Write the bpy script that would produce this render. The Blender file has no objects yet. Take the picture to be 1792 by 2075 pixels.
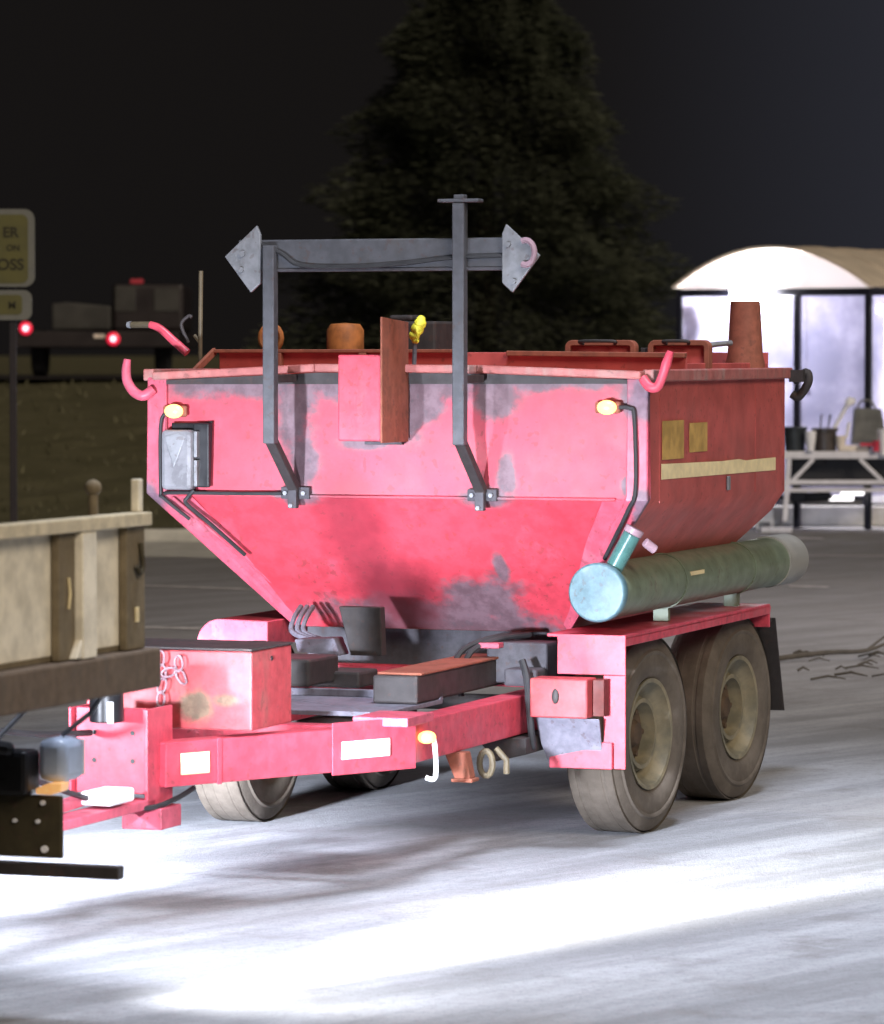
import bpy, bmesh, math, random
from mathutils import Vector, Matrix
random.seed(7)
R = math.radians
S = bpy.context.scene
COL = S.collection

# ------------------------------------------------------------------ camera
F_PX, W_PX, H_PX, CAM_H, HORIZON = 8252.0, 1792.0, 2075.0, 1.83, 720.0
PITCH = math.atan((H_PX/2 - HORIZON)/F_PX)
cam_d = bpy.data.cameras.new('camera'); cam = bpy.data.objects.new('camera', cam_d); COL.objects.link(cam)
cam.location = (0, 0, CAM_H); cam.rotation_euler = (R(90) - PITCH, 0, 0)
cam_d.sensor_fit = 'HORIZONTAL'; cam_d.sensor_width = 36; cam_d.lens = 36*F_PX/W_PX
cam_d.clip_start = .1; cam_d.clip_end = 3000
cam_d.dof.use_dof = True; cam_d.dof.focus_distance = 15.6; cam_d.dof.aperture_fstop = 6.3
S.camera = cam

# ------------------------------------------------------------------ trailer frame (x right, y towards its rear, z up)
TH = R(19.8055)
T_ORG = Vector((-0.0511, 15.7198, 0)); T_ROT = -TH
TM = Matrix.Translation(T_ORG) @ Matrix.Rotation(T_ROT, 4, 'Z')
def TW(x, y, z): return TM @ Vector((x, y, z))

# ------------------------------------------------------------------ world, night sky
w = bpy.data.worlds.new('World'); S.world = w; w.use_nodes = True
nt = w.node_tree; nt.nodes.clear()
wo = nt.nodes.new('ShaderNodeOutputWorld'); bg = nt.nodes.new('ShaderNodeBackground')
tc = nt.nodes.new('ShaderNodeTexCoord'); sp = nt.nodes.new('ShaderNodeSeparateXYZ')
mr = nt.nodes.new('ShaderNodeMapRange'); mr.inputs['From Min'].default_value = .02; mr.inputs['From Max'].default_value = .14
mr.interpolation_type = 'SMOOTHSTEP'
rp = nt.nodes.new('ShaderNodeMix'); rp.data_type = 'RGBA'
rp.inputs[6].default_value = (.0078, .0068, .0066, 1); rp.inputs[7].default_value = (.023, .024, .032, 1)
nt.links.new(tc.outputs['Generated'], sp.inputs[0]); nt.links.new(sp.outputs[0], mr.inputs[0])
nt.links.new(mr.outputs[0], rp.inputs[0]); nt.links.new(rp.outputs[2], bg.inputs[0]); nt.links.new(bg.outputs[0], wo.inputs[0])
bg.inputs[1].default_value = 1.0
S.view_settings.view_transform = 'Standard'; S.view_settings.look = 'None'
S.view_settings.exposure = 0; S.view_settings.gamma = 1
S.cycles.max_bounces = 6; S.cycles.use_denoising = True; S.cycles.sample_clamp_indirect = 4

# ------------------------------------------------------------------ lamps
def lamp(name, kind, loc, power, color, aim=None, radius=.04, cone=60, blend=.6, ang=.5):
    d = bpy.data.lights.new(name, kind); o = bpy.data.objects.new(name, d); COL.objects.link(o)
    d.energy = power; d.color = color; o.location = loc
    if kind == 'SUN': d.angle = R(ang)
    else: d.shadow_soft_size = radius
    if kind == 'SPOT': d.spot_size = R(cone); d.spot_blend = blend
    if aim is not None:
        o.rotation_euler = (Vector(aim) - Vector(loc)).to_track_quat('-Z', 'Y').to_euler()
    return o
COOL = (.80, .86, 1.0)
# general lot lighting (tall mast floods behind and right of the camera), warm and dim
lamp('lot_flood_light', 'SUN', (12, -6, 14), 2.0, (1, .86, .68), aim=(0, 16, 0), ang=22)
# cool overhead fill added to brighten the near ground, and the street lamp farther back on the right
lamp('near_ground_fill', 'SPOT', (1.2, 12.5, 10.5), 6400, (.78, .85, 1.0), aim=(.6, 13.6, 0), radius=1.4, cone=66, blend=1)
lamp('street_lamp_light', 'SPOT', (7.0, 27, 9), 3000, (1, .93, .92), aim=(5.2, 27, 0), radius=.25, cone=110, blend=1)
# the truck's two rear work lamps: main beams, low beams and stray light of each
LZ = .74
for sgn in (-1, 1):
    lamp('work_light_main', 'SPOT', TW(sgn*.60, -4.42, LZ), 1580, COOL, aim=TW(sgn*.80, -.4, .90), radius=.085, cone=44, blend=1)
    lamp('work_light_low', 'SPOT', TW(sgn*.60, -4.42, LZ+.02), 7500 if sgn < 0 else 1300, COOL, aim=TW(-1.1, -.45, -.1) if sgn < 0 else TW(1.5, .8, -.1), radius=.20, cone=34, blend=1)
    lamp('work_light_stray', 'SPOT', TW(sgn*.60, -4.42, LZ), 260, COOL, aim=TW(sgn*.3, -.4, .6), radius=.04, cone=130, blend=1)
# side lamp low beam: the long bright streak over the ground
st = lamp('side_lamp_streak', 'SPOT', TW(.66, -4.5, .56), 4600, (1.0, .99, .93), aim=TW(1.60, -1.25, 0), radius=.12, cone=72, blend=1)
st.scale = (.28, 1, 1)
lamp('side_lamp_pool', 'SPOT', TW(.68, -4.5, .58), 115, (.97, .98, 1.0), aim=TW(1.15, -3.78, 0), radius=.12, cone=84, blend=1)
# lamp under the shelter's roof
lamp('shelter_lamp_light', 'POINT', (3.75, 44.5, 2.35), 620, (.93, .93, 1.0), radius=.12)

# ------------------------------------------------------------------ material helpers
MATS = {}
class NB:
    def __init__(s, name):
        s.m = bpy.data.materials.new(name); s.m.use_nodes = True; s.t = s.m.node_tree; s.t.nodes.clear()
        s.out = s.n('ShaderNodeOutputMaterial'); MATS[name] = s.m
        s.tc = s.n('ShaderNodeTexCoord'); s.obj = s.tc.outputs['Object']
    def n(s, k): return s.t.nodes.new(k)
    def l(s, a, b): s.t.links.new(a, b)
    def set(s, sock, v):
        if isinstance(v, bpy.types.NodeSocket): s.l(v, sock)
        else: sock.default_value = v
    def math(s, op, a, b=None, c=None, clamp=False):
        x = s.n('ShaderNodeMath'); x.operation = op; x.use_clamp = clamp
        s.set(x.inputs[0], a)
        if b is not None: s.set(x.inputs[1], b)
        if c is not None: s.set(x.inputs[2], c)
        return x.outputs[0]
    def map(s, v, a, b, c=0., d=1., smooth=True):
        x = s.n('ShaderNodeMapRange'); x.interpolation_type = 'SMOOTHSTEP' if smooth else 'LINEAR'
        s.set(x.inputs[0], v)
        for i, q in enumerate((a, b, c, d)): x.inputs[i+1].default_value = q
        return x.outputs[0]
    def noise(s, scale=5, detail=4, rough=.55, vec=None, stretch=None, loc=(0, 0, 0)):
        v = vec or s.obj
        mp = s.n('ShaderNodeMapping'); s.l(v, mp.inputs[0]); mp.inputs['Location'].default_value = loc
        if stretch: mp.inputs['Scale'].default_value = stretch
        x = s.n('ShaderNodeTexNoise'); s.l(mp.outputs[0], x.inputs['Vector'])
        x.inputs['Scale'].default_value = scale; x.inputs['Detail'].default_value = detail; x.inputs['Roughness'].default_value = rough
        return x.outputs['Fac']
    def mix(s, f, a, b):
        x = s.n('ShaderNodeMix'); x.data_type = 'RGBA'
        s.set(x.inputs[0], f)
        for i, v in ((6, a), (7, b)):
            if isinstance(v, tuple): v = (*v, 1) if len(v) == 3 else v
            s.set(x.inputs[i], v)
        return x.outputs[2]
    def xyz(s):
        x = s.n('ShaderNodeSeparateXYZ'); s.l(s.obj, x.inputs[0]); return x.outputs
    def bump(s, h, st=.3, dist=.01):
        x = s.n('ShaderNodeBump'); x.inputs['Strength'].default_value = st; x.inputs['Distance'].default_value = dist
        s.l(h, x.inputs['Height']); return x.outputs[0]
    def bsdf(s, col, rough=.6, metal=0., normal=None, **kw):
        b = s.n('ShaderNodeBsdfPrincipled')
        if isinstance(col, tuple): col = (*col, 1) if len(col) == 3 else col
        s.set(b.inputs['Base Color'], col); s.set(b.inputs['Roughness'], rough); s.set(b.inputs['Metallic'], metal)
        if normal is not None: s.l(normal, b.inputs['Normal'])
        for k, v in kw.items(): s.set(b.inputs[k.replace('_', ' ')], v)
        s.l(b.outputs[0], s.out.inputs[0]); return b

def worn(name, col, dirt, rough=.5, dirt_amt=.5, blobs=(), soft=(), upper_tint=None, chips=.35, blob_col=(.2, .2, .22), scale=6, streak=.35, metal=0., zfade=None, spec=.35):
    """painted steel with patchy dirt, run streaks and chipped patches (blobs: x, z, rx, rz in metres)"""
    b = NB(name); X, Y, Z = b.xyz()
    n1 = b.noise(scale, 6, .62); n2 = b.noise(scale*4, 4, .6, loc=(3, 1, 2))
    st = b.noise(1, 5, .6, stretch=(22, 22, 1.6))
    c = b.mix(b.map(n2, .3, .7), tuple(v*.82 for v in col), tuple(min(1, v*1.14) for v in col))
    d = b.map(b.math('ADD', b.math('MULTIPLY', n1, .6), b.math('MULTIPLY', st, .4)), .62-.22*dirt_amt, .74-.1*dirt_amt)
    c = b.mix(b.math('MULTIPLY', d, dirt_amt), c, dirt)
    c = b.mix(b.math('MULTIPLY', b.map(st, .55, .8), streak), c, tuple(v*.5 for v in col))
    if upper_tint: # paler pink mixed in above a height
        c = b.mix(b.math('MULTIPLY', b.math('GREATER_THAN', Z, upper_tint[0]), b.map(n1, .3, .7, .12, .5)), c, upper_tint[1])
    chip = b.map(b.math('ADD', b.noise(38, 3, .5, loc=(5, 5, 5)), b.math('MULTIPLY', n1, .35)), .80, .84)
    c = b.mix(b.math('MULTIPLY', chip, chips), c, (.07, .035, .028))
    if blobs:
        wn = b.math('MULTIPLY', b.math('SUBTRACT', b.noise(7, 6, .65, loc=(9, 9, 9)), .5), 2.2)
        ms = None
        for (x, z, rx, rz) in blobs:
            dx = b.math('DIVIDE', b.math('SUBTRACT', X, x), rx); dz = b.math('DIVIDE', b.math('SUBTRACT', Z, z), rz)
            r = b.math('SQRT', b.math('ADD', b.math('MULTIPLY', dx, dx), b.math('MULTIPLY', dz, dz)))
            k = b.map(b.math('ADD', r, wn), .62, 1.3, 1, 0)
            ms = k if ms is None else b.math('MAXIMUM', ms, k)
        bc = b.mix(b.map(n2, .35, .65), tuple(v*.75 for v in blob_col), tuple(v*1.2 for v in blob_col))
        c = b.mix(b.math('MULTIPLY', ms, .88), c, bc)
    for (x, z, rx, rz) in soft:   # soft-edged dark red patch
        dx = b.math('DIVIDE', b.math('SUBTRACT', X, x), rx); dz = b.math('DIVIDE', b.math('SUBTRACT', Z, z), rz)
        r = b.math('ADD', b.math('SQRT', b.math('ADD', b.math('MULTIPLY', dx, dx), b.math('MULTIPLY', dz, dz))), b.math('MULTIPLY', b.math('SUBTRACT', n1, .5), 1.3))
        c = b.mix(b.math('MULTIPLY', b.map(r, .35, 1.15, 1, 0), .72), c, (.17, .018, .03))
    rr = b.map(n1, .3, .7, rough-.1, rough+.18)
    b.bsdf(c, rr, metal, b.bump(n2, .12, .004), Specular_IOR_Level=spec)
    return b.m
def plain(name, col, rough=.6, metal=0., var=.25, scale=12, emis=None, est=0., spec=.4):
    b = NB(name); n = b.noise(scale, 5, .6)
    c = b.mix(b.map(n, .3, .7), tuple(v*(1-var) for v in col), tuple(min(1, v*(1+var)) for v in col))
    kw = dict(Specular_IOR_Level=spec)
    if emis: kw.update(Emission_Color=(*emis, 1), Emission_Strength=est)
    b.bsdf(c, b.map(n, .2, .8, max(.05, rough-.12), min(1, rough+.12)), metal, b.bump(n, .1, .003), **kw); return b.m

RED = (.50, .046, .070)
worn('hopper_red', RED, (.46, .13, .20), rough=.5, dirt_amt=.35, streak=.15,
     upper_tint=(1.296, (.46, .10, .15)), soft=[(-.20, 1.15, .17, .34), (-.08, .90, .20, .18)],
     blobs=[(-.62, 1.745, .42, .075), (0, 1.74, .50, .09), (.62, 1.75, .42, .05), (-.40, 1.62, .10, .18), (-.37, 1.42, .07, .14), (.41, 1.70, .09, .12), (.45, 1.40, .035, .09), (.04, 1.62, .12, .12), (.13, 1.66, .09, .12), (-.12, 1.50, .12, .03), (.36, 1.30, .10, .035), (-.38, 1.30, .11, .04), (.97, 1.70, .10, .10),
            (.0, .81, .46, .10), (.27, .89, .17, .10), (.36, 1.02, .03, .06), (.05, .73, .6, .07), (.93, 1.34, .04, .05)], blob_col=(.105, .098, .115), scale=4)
worn('flange_red', (.50, .085, .13), (.36, .20, .24), rough=.45, dirt_amt=.5, scale=5, blobs=[(1.0, 1.68, .1, .10), (-1.0, 1.28, .05, .07), (.98, 1.25, .05, .10)], blob_col=(.12, .10, .13))
worn('side_red', (.45, .092, .085), (.32, .13, .12), rough=.5, dirt_amt=.45, scale=1.6, streak=.25)
worn('rim_metal', (.34, .11, .10), (.28, .22, .20), rough=.5, dirt_amt=.7, scale=6)
worn('frame_red', (.50, .060, .092), (.45, .20, .24), rough=.4, dirt_amt=.3, scale=5)
worn('box_red', (.38, .052, .060), (.26, .12, .10), rough=.5, dirt_amt=.55, scale=6, blobs=[(.10, .68, .06, .05), (.20, .70, .05, .025), (-.15, .80, .06, .04)], blob_col=(.10, .09, .055))
worn('shaded_brown_side', (.11, .026, .022), (.08, .03, .025), rough=.6)  # rusty brown, with the side cover's shade darkened into the colour
worn('rusty_brown', (.24, .075, .045), (.10, .05, .03), rough=.7, dirt_amt=.6)
worn('post_grey', (.066, .067, .076), (.07, .06, .05), rough=.5, dirt_amt=.4)
worn('lilac_grey', (.15, .145, .18), (.09, .07, .10), rough=.7, dirt_amt=.6, scale=7)
worn('grimy_grey', (.060, .057, .066), (.04, .034, .036), rough=.7, dirt_amt=.7, scale=9)
worn('dark_steel', (.035, .03, .03), (.07, .05, .04), rough=.6, dirt_amt=.5)
worn('tube_green', (.155, .19, .135), (.24, .22, .165), rough=.45, dirt_amt=.5, scale=3)
worn('galvanised', (.20, .205, .22), (.2, .19, .18), rough=.4, dirt_amt=.4, metal=.2)
worn('cap_blue', (.078, .145, .17), (.06, .08, .085), rough=.4, dirt_amt=.35, scale=9, streak=.15)
plain('neck_teal', (.05, .13, .12), .3, var=.1)
plain('cap_white', (.29, .285, .265), .5, var=.1)
plain('black_rubber', (.02, .02, .022), .6)
plain('black_paint', (.012, .012, .014), .35)
plain('lens_grey', (.17, .17, .185), .3, var=.2, scale=20)
plain('sticker_cream', (.75, .62, .36), .4, var=.12, scale=18)
plain('sticker_yellow', (.42, .26, .08), .5, var=.25, scale=14)
plain('reflector_white', (.85, .85, .88), .2, var=.05, emis=None)
plain('reflector_cream', (.85, .72, .42), .25, var=.08)
plain('amber_lamp', (1, .45, .08), .3, emis=(1, .60, .20), est=2.6)
plain('amber_lens', (.95, .5, .25), .3, emis=(1, .50, .15), est=.5)
plain('red_lamp', (1, .05, .1), .3, emis=(1, .02, .07), est=.75); plain('red_core', (1, .6, .7), .3, emis=(1, .55, .65), est=3)
plain('yellow_tan', (.085, .066, .038), .6)
plain('yellow_bright', (.75, .68, .05), .6, var=.3, scale=60)
plain('orange_rust', (.28, .09, .02), .7, var=.4)
plain('chain_steel', (.26, .17, .20), .4, var=.15)
worn('truck_cream', (.76, .70, .57), (.45, .40, .28), rough=.6, dirt_amt=.25, scale=3, streak=.1, chips=0)
worn('truck_beige_rail', (.58, .50, .35), (.35, .30, .18), rough=.5, dirt_amt=.3, streak=.05, chips=0)
worn('truck_post_brown', (.17, .135, .085), (.10, .08, .05), rough=.7, dirt_amt=.5, streak=.1, chips=0)
worn('truck_beam_brown', (.13, .095, .068), (.10, .09, .08), rough=.7, dirt_amt=.5, streak=.1, chips=0)
worn('truck_olive', (.045, .036, .018), (.03, .025, .015), rough=.7, dirt_amt=.4, streak=.1)
plain('glass_dark', (.02, .025, .03), .08)
plain('lamp_housing_grey', (.50, .58, .72), .35, var=.1)
# tyre rubber with dust
b = NB('tyre'); n1 = b.noise(6, 6, .65); n2 = b.noise(40, 3, .6)
c = b.mix(b.map(n1, .35, .7), (.072, .057, .043), (.125, .103, .082)); b.bsdf(c, .85, 0, b.bump(n2, .4, .004))
b = NB('rim_dusty'); n1 = b.noise(9, 5, .6)
c = b.mix(b.map(n1, .35, .7), (.13, .12, .085), (.26, .22, .14)); b.bsdf(c, .6, .1)
plain('hub_dirt', (.07, .045, .028), .8, var=.4)
# ground
b = NB('pavement'); X, Y, Z = b.xyz()
geo = b.n('ShaderNodeNewGeometry').outputs['Position']
rot = b.n('ShaderNodeVectorRotate'); rot.inputs['Angle'].default_value = TH + .35; rot.inputs['Axis'].default_value = (0, 0, 1); b.l(geo, rot.inputs[0])
n_big = b.noise(.35, 5, .6, vec=geo); n_st = b.noise(1, 6, .6, vec=rot.outputs[0], stretch=(3.2, .45, 1))
n_mid = b.noise(2.4, 6, .62, vec=geo, loc=(4, 2, 0)); n_fine = b.noise(90, 3, .6, vec=geo)
c = b.mix(b.map(n_st, .35, .68), (.25, .255, .27), (.42, .43, .46))
c = b.mix(b.math('MULTIPLY', b.map(n_mid, .52, .72), .6), c, (.20, .19, .19))
c = b.mix(b.math('MULTIPLY', b.map(n_big, .5, .7), .45), c, (.34, .32, .30))
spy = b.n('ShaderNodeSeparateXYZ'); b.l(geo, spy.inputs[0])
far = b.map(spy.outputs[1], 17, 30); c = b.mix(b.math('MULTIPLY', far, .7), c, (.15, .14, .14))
c = b.mix(b.math('MULTIPLY', b.map(n_fine, .52, .72), .4), c, (.09, .09, .095))
n_g = b.noise(26, 4, .7, vec=geo, loc=(1, 7, 0)); c = b.mix(b.math('MULTIPLY', b.map(n_g, .45, .7), .3), c, (.14, .14, .15))
b.bsdf(c, b.map(n_mid, .3, .7, .75, .95), 0, b.bump(b.math('ADD', n_fine, n_mid), .35, .01), Specular_IOR_Level=.2)
b = NB('bank_grass'); geo = b.n('ShaderNodeNewGeometry').outputs['Position']
c = b.mix(b.map(b.noise(1.5, 6, .7, vec=geo), .3, .7), (.088, .082, .046), (.118, .108, .064))
b.bsdf(c, .95, 0, b.bump(b.noise(30, 4, .7, vec=geo), .8, .03), Specular_IOR_Level=.1)
plain('grass_blade', (.105, .098, .055), .9, var=.2, scale=2)
plain('far_road', (.03, .026, .028), .9)
plain('concrete', (.46, .45, .42), .85, var=.2, scale=4)
plain('paint_and_sheen_line', (.36, .34, .34), .8, var=.35, scale=9)
b = NB('conifer_leaf'); n = b.noise(.7, 4, .6); c = b.mix(b.map(n, .3, .7), (.13, .145, .10), (.155, .165, .12))
d1 = b.n('ShaderNodeBsdfDiffuse'); t1 = b.n('ShaderNodeBsdfTranslucent'); b.l(c, d1.inputs[0]); b.l(c, t1.inputs[0])
m1 = b.n('ShaderNodeMixShader'); m1.inputs[0].default_value = .45; b.l(d1.outputs[0], m1.inputs[1]); b.l(t1.outputs[0], m1.inputs[2]); b.l(m1.outputs[0], b.out.inputs[0])
plain('bark', (.06, .045, .03), .9)
plain('dry_twig', (.08, .07, .06), .9)
plain('frame_navy', (.012, .012, .022), .45, var=.1)
plain('white_metal', (.62, .61, .66), .45, var=.1)
plain('roof_cream', (.55, .47, .38), .7, var=.15, scale=3)
plain('pot_dark', (.025, .03, .035), .35)
plain('pot_brown', (.055, .045, .042), .4)
plain('plastic_white', (.78, .77, .80), .5, var=.06)
plain('plastic_cream', (.70, .62, .54), .6, var=.1)
plain('plastic_red', (.45, .02, .05), .5)
plain('bag_grey', (.13, .13, .125), .9, var=.3, scale=6)
plain('crate_black', (.012, .012, .016), .6)
plain('lamp_white', (1, 1, 1), .4, emis=(1, .99, 1), est=40)
plain('tube_white', (1, 1, 1), .4, emis=(1, .97, .97), est=3.0)
plain('red_cloth', (.40, .04, .06), .9, var=.2)
b = NB('frosted_glass'); n = b.noise(.9, 5, .6); n2 = b.noise(14, 3, .6)
c = b.mix(b.map(n, .35, .65), (.30, .30, .40), (.62, .60, .72))
d1 = b.n('ShaderNodeBsdfDiffuse'); t1 = b.n('ShaderNodeBsdfTranslucent'); tr = b.n('ShaderNodeBsdfTransparent')
b.l(c, d1.inputs[0]); b.l(c, t1.inputs[0]); m1 = b.n('ShaderNodeMixShader'); m1.inputs[0].default_value = .62
b.l(d1.outputs[0], m1.inputs[1]); b.l(t1.outputs[0], m1.inputs[2]); m2 = b.n('ShaderNodeMixShader'); m2.inputs[0].default_value = .18
b.l(m1.outputs[0], m2.inputs[1]); b.l(tr.outputs[0], m2.inputs[2]); b.l(m2.outputs[0], b.out.inputs[0])
b = NB('roof_translucent'); d1 = b.n('ShaderNodeBsdfDiffuse'); t1 = b.n('ShaderNodeBsdfTranslucent'); d1.inputs[0].default_value = t1.inputs[0].default_value = (.85, .82, .82, 1)
m1 = b.n('ShaderNodeMixShader'); m1.inputs[0].default_value = .6; b.l(d1.outputs[0], m1.inputs[1]); b.l(t1.outputs[0], m1.inputs[2]); b.l(m1.outputs[0], b.out.inputs[0])
plain('vehicle_grey', (.040, .038, .035), .5, var=.2, scale=2)
plain('vehicle_dark', (.016, .011, .012), .5, var=.2, scale=2)
plain('marker_cream', (.6, .5, .42), .4, emis=(.8, .65, .5), est=.12)
plain('sign_white', (.13, .13, .115), .5, var=.06)
plain('sign_yellow', (.085, .078, .022), .6, var=.12, scale=5)
plain('sign_ink', (.02, .017, .006), .7)

# ------------------------------------------------------------------ mesh helpers
class MB:
    def __init__(s): s.bm = bmesh.new()
    def poly(s, pts):
        vs = [s.bm.verts.new(p) for p in pts]; s.bm.faces.new(vs); return s
    def box(s, x0, x1, y0, y1, z0, z1):
        v = [s.bm.verts.new((x, y, z)) for z in (z0, z1) for y in (y0, y1) for x in (x0, x1)]
        for f in ((0, 2, 3, 1), (4, 5, 7, 6), (0, 1, 5, 4), (2, 6, 7, 3), (0, 4, 6, 2), (1, 3, 7, 5)): s.bm.faces.new([v[i] for i in f])
        return s
    def loft(s, rings, cap=True):
        """rings of equal length, closed loops"""
        rs = [[s.bm.verts.new(p) for p in r] for r in rings]; n = len(rs[0])
        for a, b_ in zip(rs, rs[1:]):
            for i in range(n): s.bm.faces.new((a[i], a[(i+1) % n], b_[(i+1) % n], b_[i]))
        if cap: s.bm.faces.new(list(reversed(rs[0]))); s.bm.faces.new(rs[-1])
        return s
    def prism(s, pts, vec):
        v = Vector(vec); return s.loft([pts, [tuple(Vector(p)+v) for p in pts]])
    def tube(s, pts, r, n=10, closed=False):
        P = [Vector(p) for p in pts]; rr = r if isinstance(r, (list, tuple)) else [r]*len(P); rings = []
        if not closed and len(P) > 3: # round off the bends
            Q, q = [], []
            for i in range(len(P)-1):
                p0, p1, p2, p3 = P[max(i-1, 0)], P[i], P[i+1], P[min(i+2, len(P)-1)]
                for k in range(5):
                    t = k/5; Q.append(.5*((2*p1)+(p2-p0)*t+(2*p0-5*p1+4*p2-p3)*t*t+(3*p1-p0-3*p2+p3)*t**3)); q.append(rr[i]*(1-t)+rr[i+1]*t)
            P, rr = Q+[P[-1]], q+[rr[-1]]
        up = None
        for i, p in enumerate(P):
            if closed: t = (P[(i+1) % len(P)] - P[i-1]).normalized()
            else: t = (P[min(i+1, len(P)-1)] - P[max(i-1, 0)]).normalized()
            if up is None:
                up = Vector((0, 0, 1)) if abs(t.z) < .9 else Vector((1, 0, 0))
            u = (up - t*up.dot(t)).normalized(); v = t.cross(u); up = u
            rings.append([tuple(p + (u*math.cos(2*math.pi*k/n) + v*math.sin(2*math.pi*k/n))*rr[i]) for k in range(n)])
        if closed: rings.append(rings[0]); return s.loft(rings, cap=False)
        return s.loft(rings)
    def bar(s, a, b_, w_, h, up=(0, 0, 1)):
        """rectangular bar from a to b: w_ across, h along up"""
        a, b_ = Vector(a), Vector(b_); t = (b_-a).normalized(); u = Vector(up); u = (u - t*u.dot(t)).normalized(); v = t.cross(u)
        c = [(-1, -1), (1, -1), (1, 1), (-1, 1)]
        return s.loft([[tuple(p + v*(w_/2*i) + u*(h/2*j)) for i, j in c] for p in (a, b_)])
    def rev(s, prof, axis='X', n=40, o=(0, 0, 0)):
        """closed profile (axial, radius) revolved"""
        rings = []
        for k in range(n):
            a = 2*math.pi*k/n; ca, sa = math.cos(a), math.sin(a); r = []
            for q, rad in prof:
                p = {'X': (q, rad*ca, rad*sa), 'Y': (rad*ca, q, rad*sa), 'Z': (rad*ca, rad*sa, q)}[axis]
                r.append((p[0]+o[0], p[1]+o[1], p[2]+o[2]))
            rings.append(r)
        rs = [[s.bm.verts.new(p) for p in r] for r in rings]; m = len(prof)
        for i in range(n):
            a, b_ = rs[i], rs[(i+1) % n]
            for j in range(m-1): s.bm.faces.new((a[j], a[j+1], b_[j+1], b_[j]))
        return s
    def build(s, name, mat, parent=None, bevel=0., smooth=False, seg=2):
        bmesh.ops.remove_doubles(s.bm, verts=s.bm.verts, dist=1e-6)
        bmesh.ops.recalc_face_normals(s.bm, faces=s.bm.faces)
        me = bpy.data.meshes.new(name); s.bm.to_mesh(me); s.bm.free()
        if smooth:
            for p in me.polygons: p.use_smooth = True
            me.set_sharp_from_angle(angle=R(38))
        o = bpy.data.objects.new(name, me); COL.objects.link(o)
        me.materials.append(MATS[mat])
        if parent: o.parent = parent
        if bevel:
            m = o.modifiers.new('bevel', 'BEVEL'); m.width = bevel; m.segments = seg; m.limit_method = 'ANGLE'; m.angle_limit = R(40)
        return o
def tag(o, label=None, cat=None, group=None, kind=None):
    if label: o['label'] = label
    if cat: o['category'] = cat
    if group: o['group'] = group
    if kind: o['kind'] = kind
    return o
def thing(name, label, cat, loc=(0, 0, 0), rz=0, group=None):
    o = bpy.data.objects.new(name, None); COL.objects.link(o); o.location = loc; o.rotation_euler = (0, 0, rz); o.empty_display_size = .2
    return tag(o, label, cat, group)
def copy_tree(o, parent=None):
    c = o.copy(); COL.objects.link(c); c.parent = parent
    for ch in list(o.children): copy_tree(ch, c)
    return c
def text_mesh(name, s, size, mat, parent, mtx, depth=.002):
    cu = bpy.data.curves.new(name, 'FONT'); cu.body = s; cu.size = size; cu.extrude = depth; cu.align_x = 'RIGHT'; cu.offset = size*.025
    tmp = bpy.data.objects.new('tmp', cu); COL.objects.link(tmp); bpy.context.view_layer.update()
    me = bpy.data.meshes.new_from_object(tmp); bpy.data.objects.remove(tmp)
    o = bpy.data.objects.new(name, me); COL.objects.link(o); me.materials.clear(); me.materials.append(MATS[mat]); o.parent = parent; o.matrix_local = mtx
    return o

# ================================================================== SETTING
def sstep(a, b_, x): t = max(0, min(1, (x-a)/(b_-a))); return t*t*(3-2*t)
def bank_h(x, y):
    return 1.45*sstep(3.5, -2.0, x)*(.75*sstep(41, 57, y)+.25*max(0, min(1, (y-41)/16)))
m = MB(); xs = [-600, -120, -50, -30, -20, -15, -12, -10] + [i*.5 for i in range(-18, 19)] + [10, 14, 20, 40, 120, 600]
ys = [-60, 0, 5, 8, 10, 12, 14, 16, 20, 25, 30, 35, 39.9]
def grid(m, xs, ys, f):
    g = [[m.bm.verts.new((x, y, f(x, y))) for x in xs] for y in ys]
    for a, b_ in zip(g, g[1:]):
        for i in range(len(xs)-1): m.bm.faces.new((a[i], a[i+1], b_[i+1], b_[i]))
grid(m, [-600, -60, -20, -8, -2, 2, 8, 20, 60, 600], [-60, 0, 10, 20, 30, 40, 50, 60], lambda x, y: 0)
tag(m.build('pavement', 'pavement'), kind='structure')
m = MB(); random.seed(3)
ysb = [41+i*.5 for i in range(36)] + [60, 64, 70, 80, 100, 150, 400, 2500]
xsb = [-1500, -300, -80, -40, -25, -18, -14] + [-12+i*.5 for i in range(31)] + [4.5, 8]
grid(m, xsb, ysb, lambda x, y: (bank_h(x, y)-.02 + random.uniform(-.03, .03)*(1 if 42 < y < 60 and abs(x) < 15 else 0)))
tag(m.build('grass_bank', 'bank_grass'), kind='structure')
m = MB(); grid(m, [-1500, -100, -20, 0, 8, 20, 100, 1500], [60.001, 80, 200, 2600], lambda x, y: -.02 if x > 4 else -.06)
tag(m.build('far_ground', 'far_road'), kind='structure')
# top road on the bank
m = MB(); grid(m, [-60, -20]+[-12+i for i in range(11)], [58, 59.5, 61, 64, 70], lambda x, y: bank_h(x, y)+.05)
tag(m.build('road', 'far_road'), kind='structure')
# pale concrete apron strip + kerb along the foot of the bank
m = MB()
top = [(-30+i*.6, 39.9+.05*math.sin(i*1.3)+random.uniform(-.05, .05)) for i in range(54)]
bot = [(-30+i*.6, 36.9+.16*math.sin(i*.9)+random.uniform(-.12, .12)) for i in range(54)]
for i in range(53): m.poly([(*bot[i], .004), (*bot[i+1], .004), (*top[i+1], .004), (*top[i], .004)])
tag(m.build('concrete_apron', 'concrete'), kind='structure')
m = MB(); m.box(-40, 2.2, 40.0, 40.2, -.05, .12); tag(m.build('kerb', 'concrete', bevel=.02), kind='structure')
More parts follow.
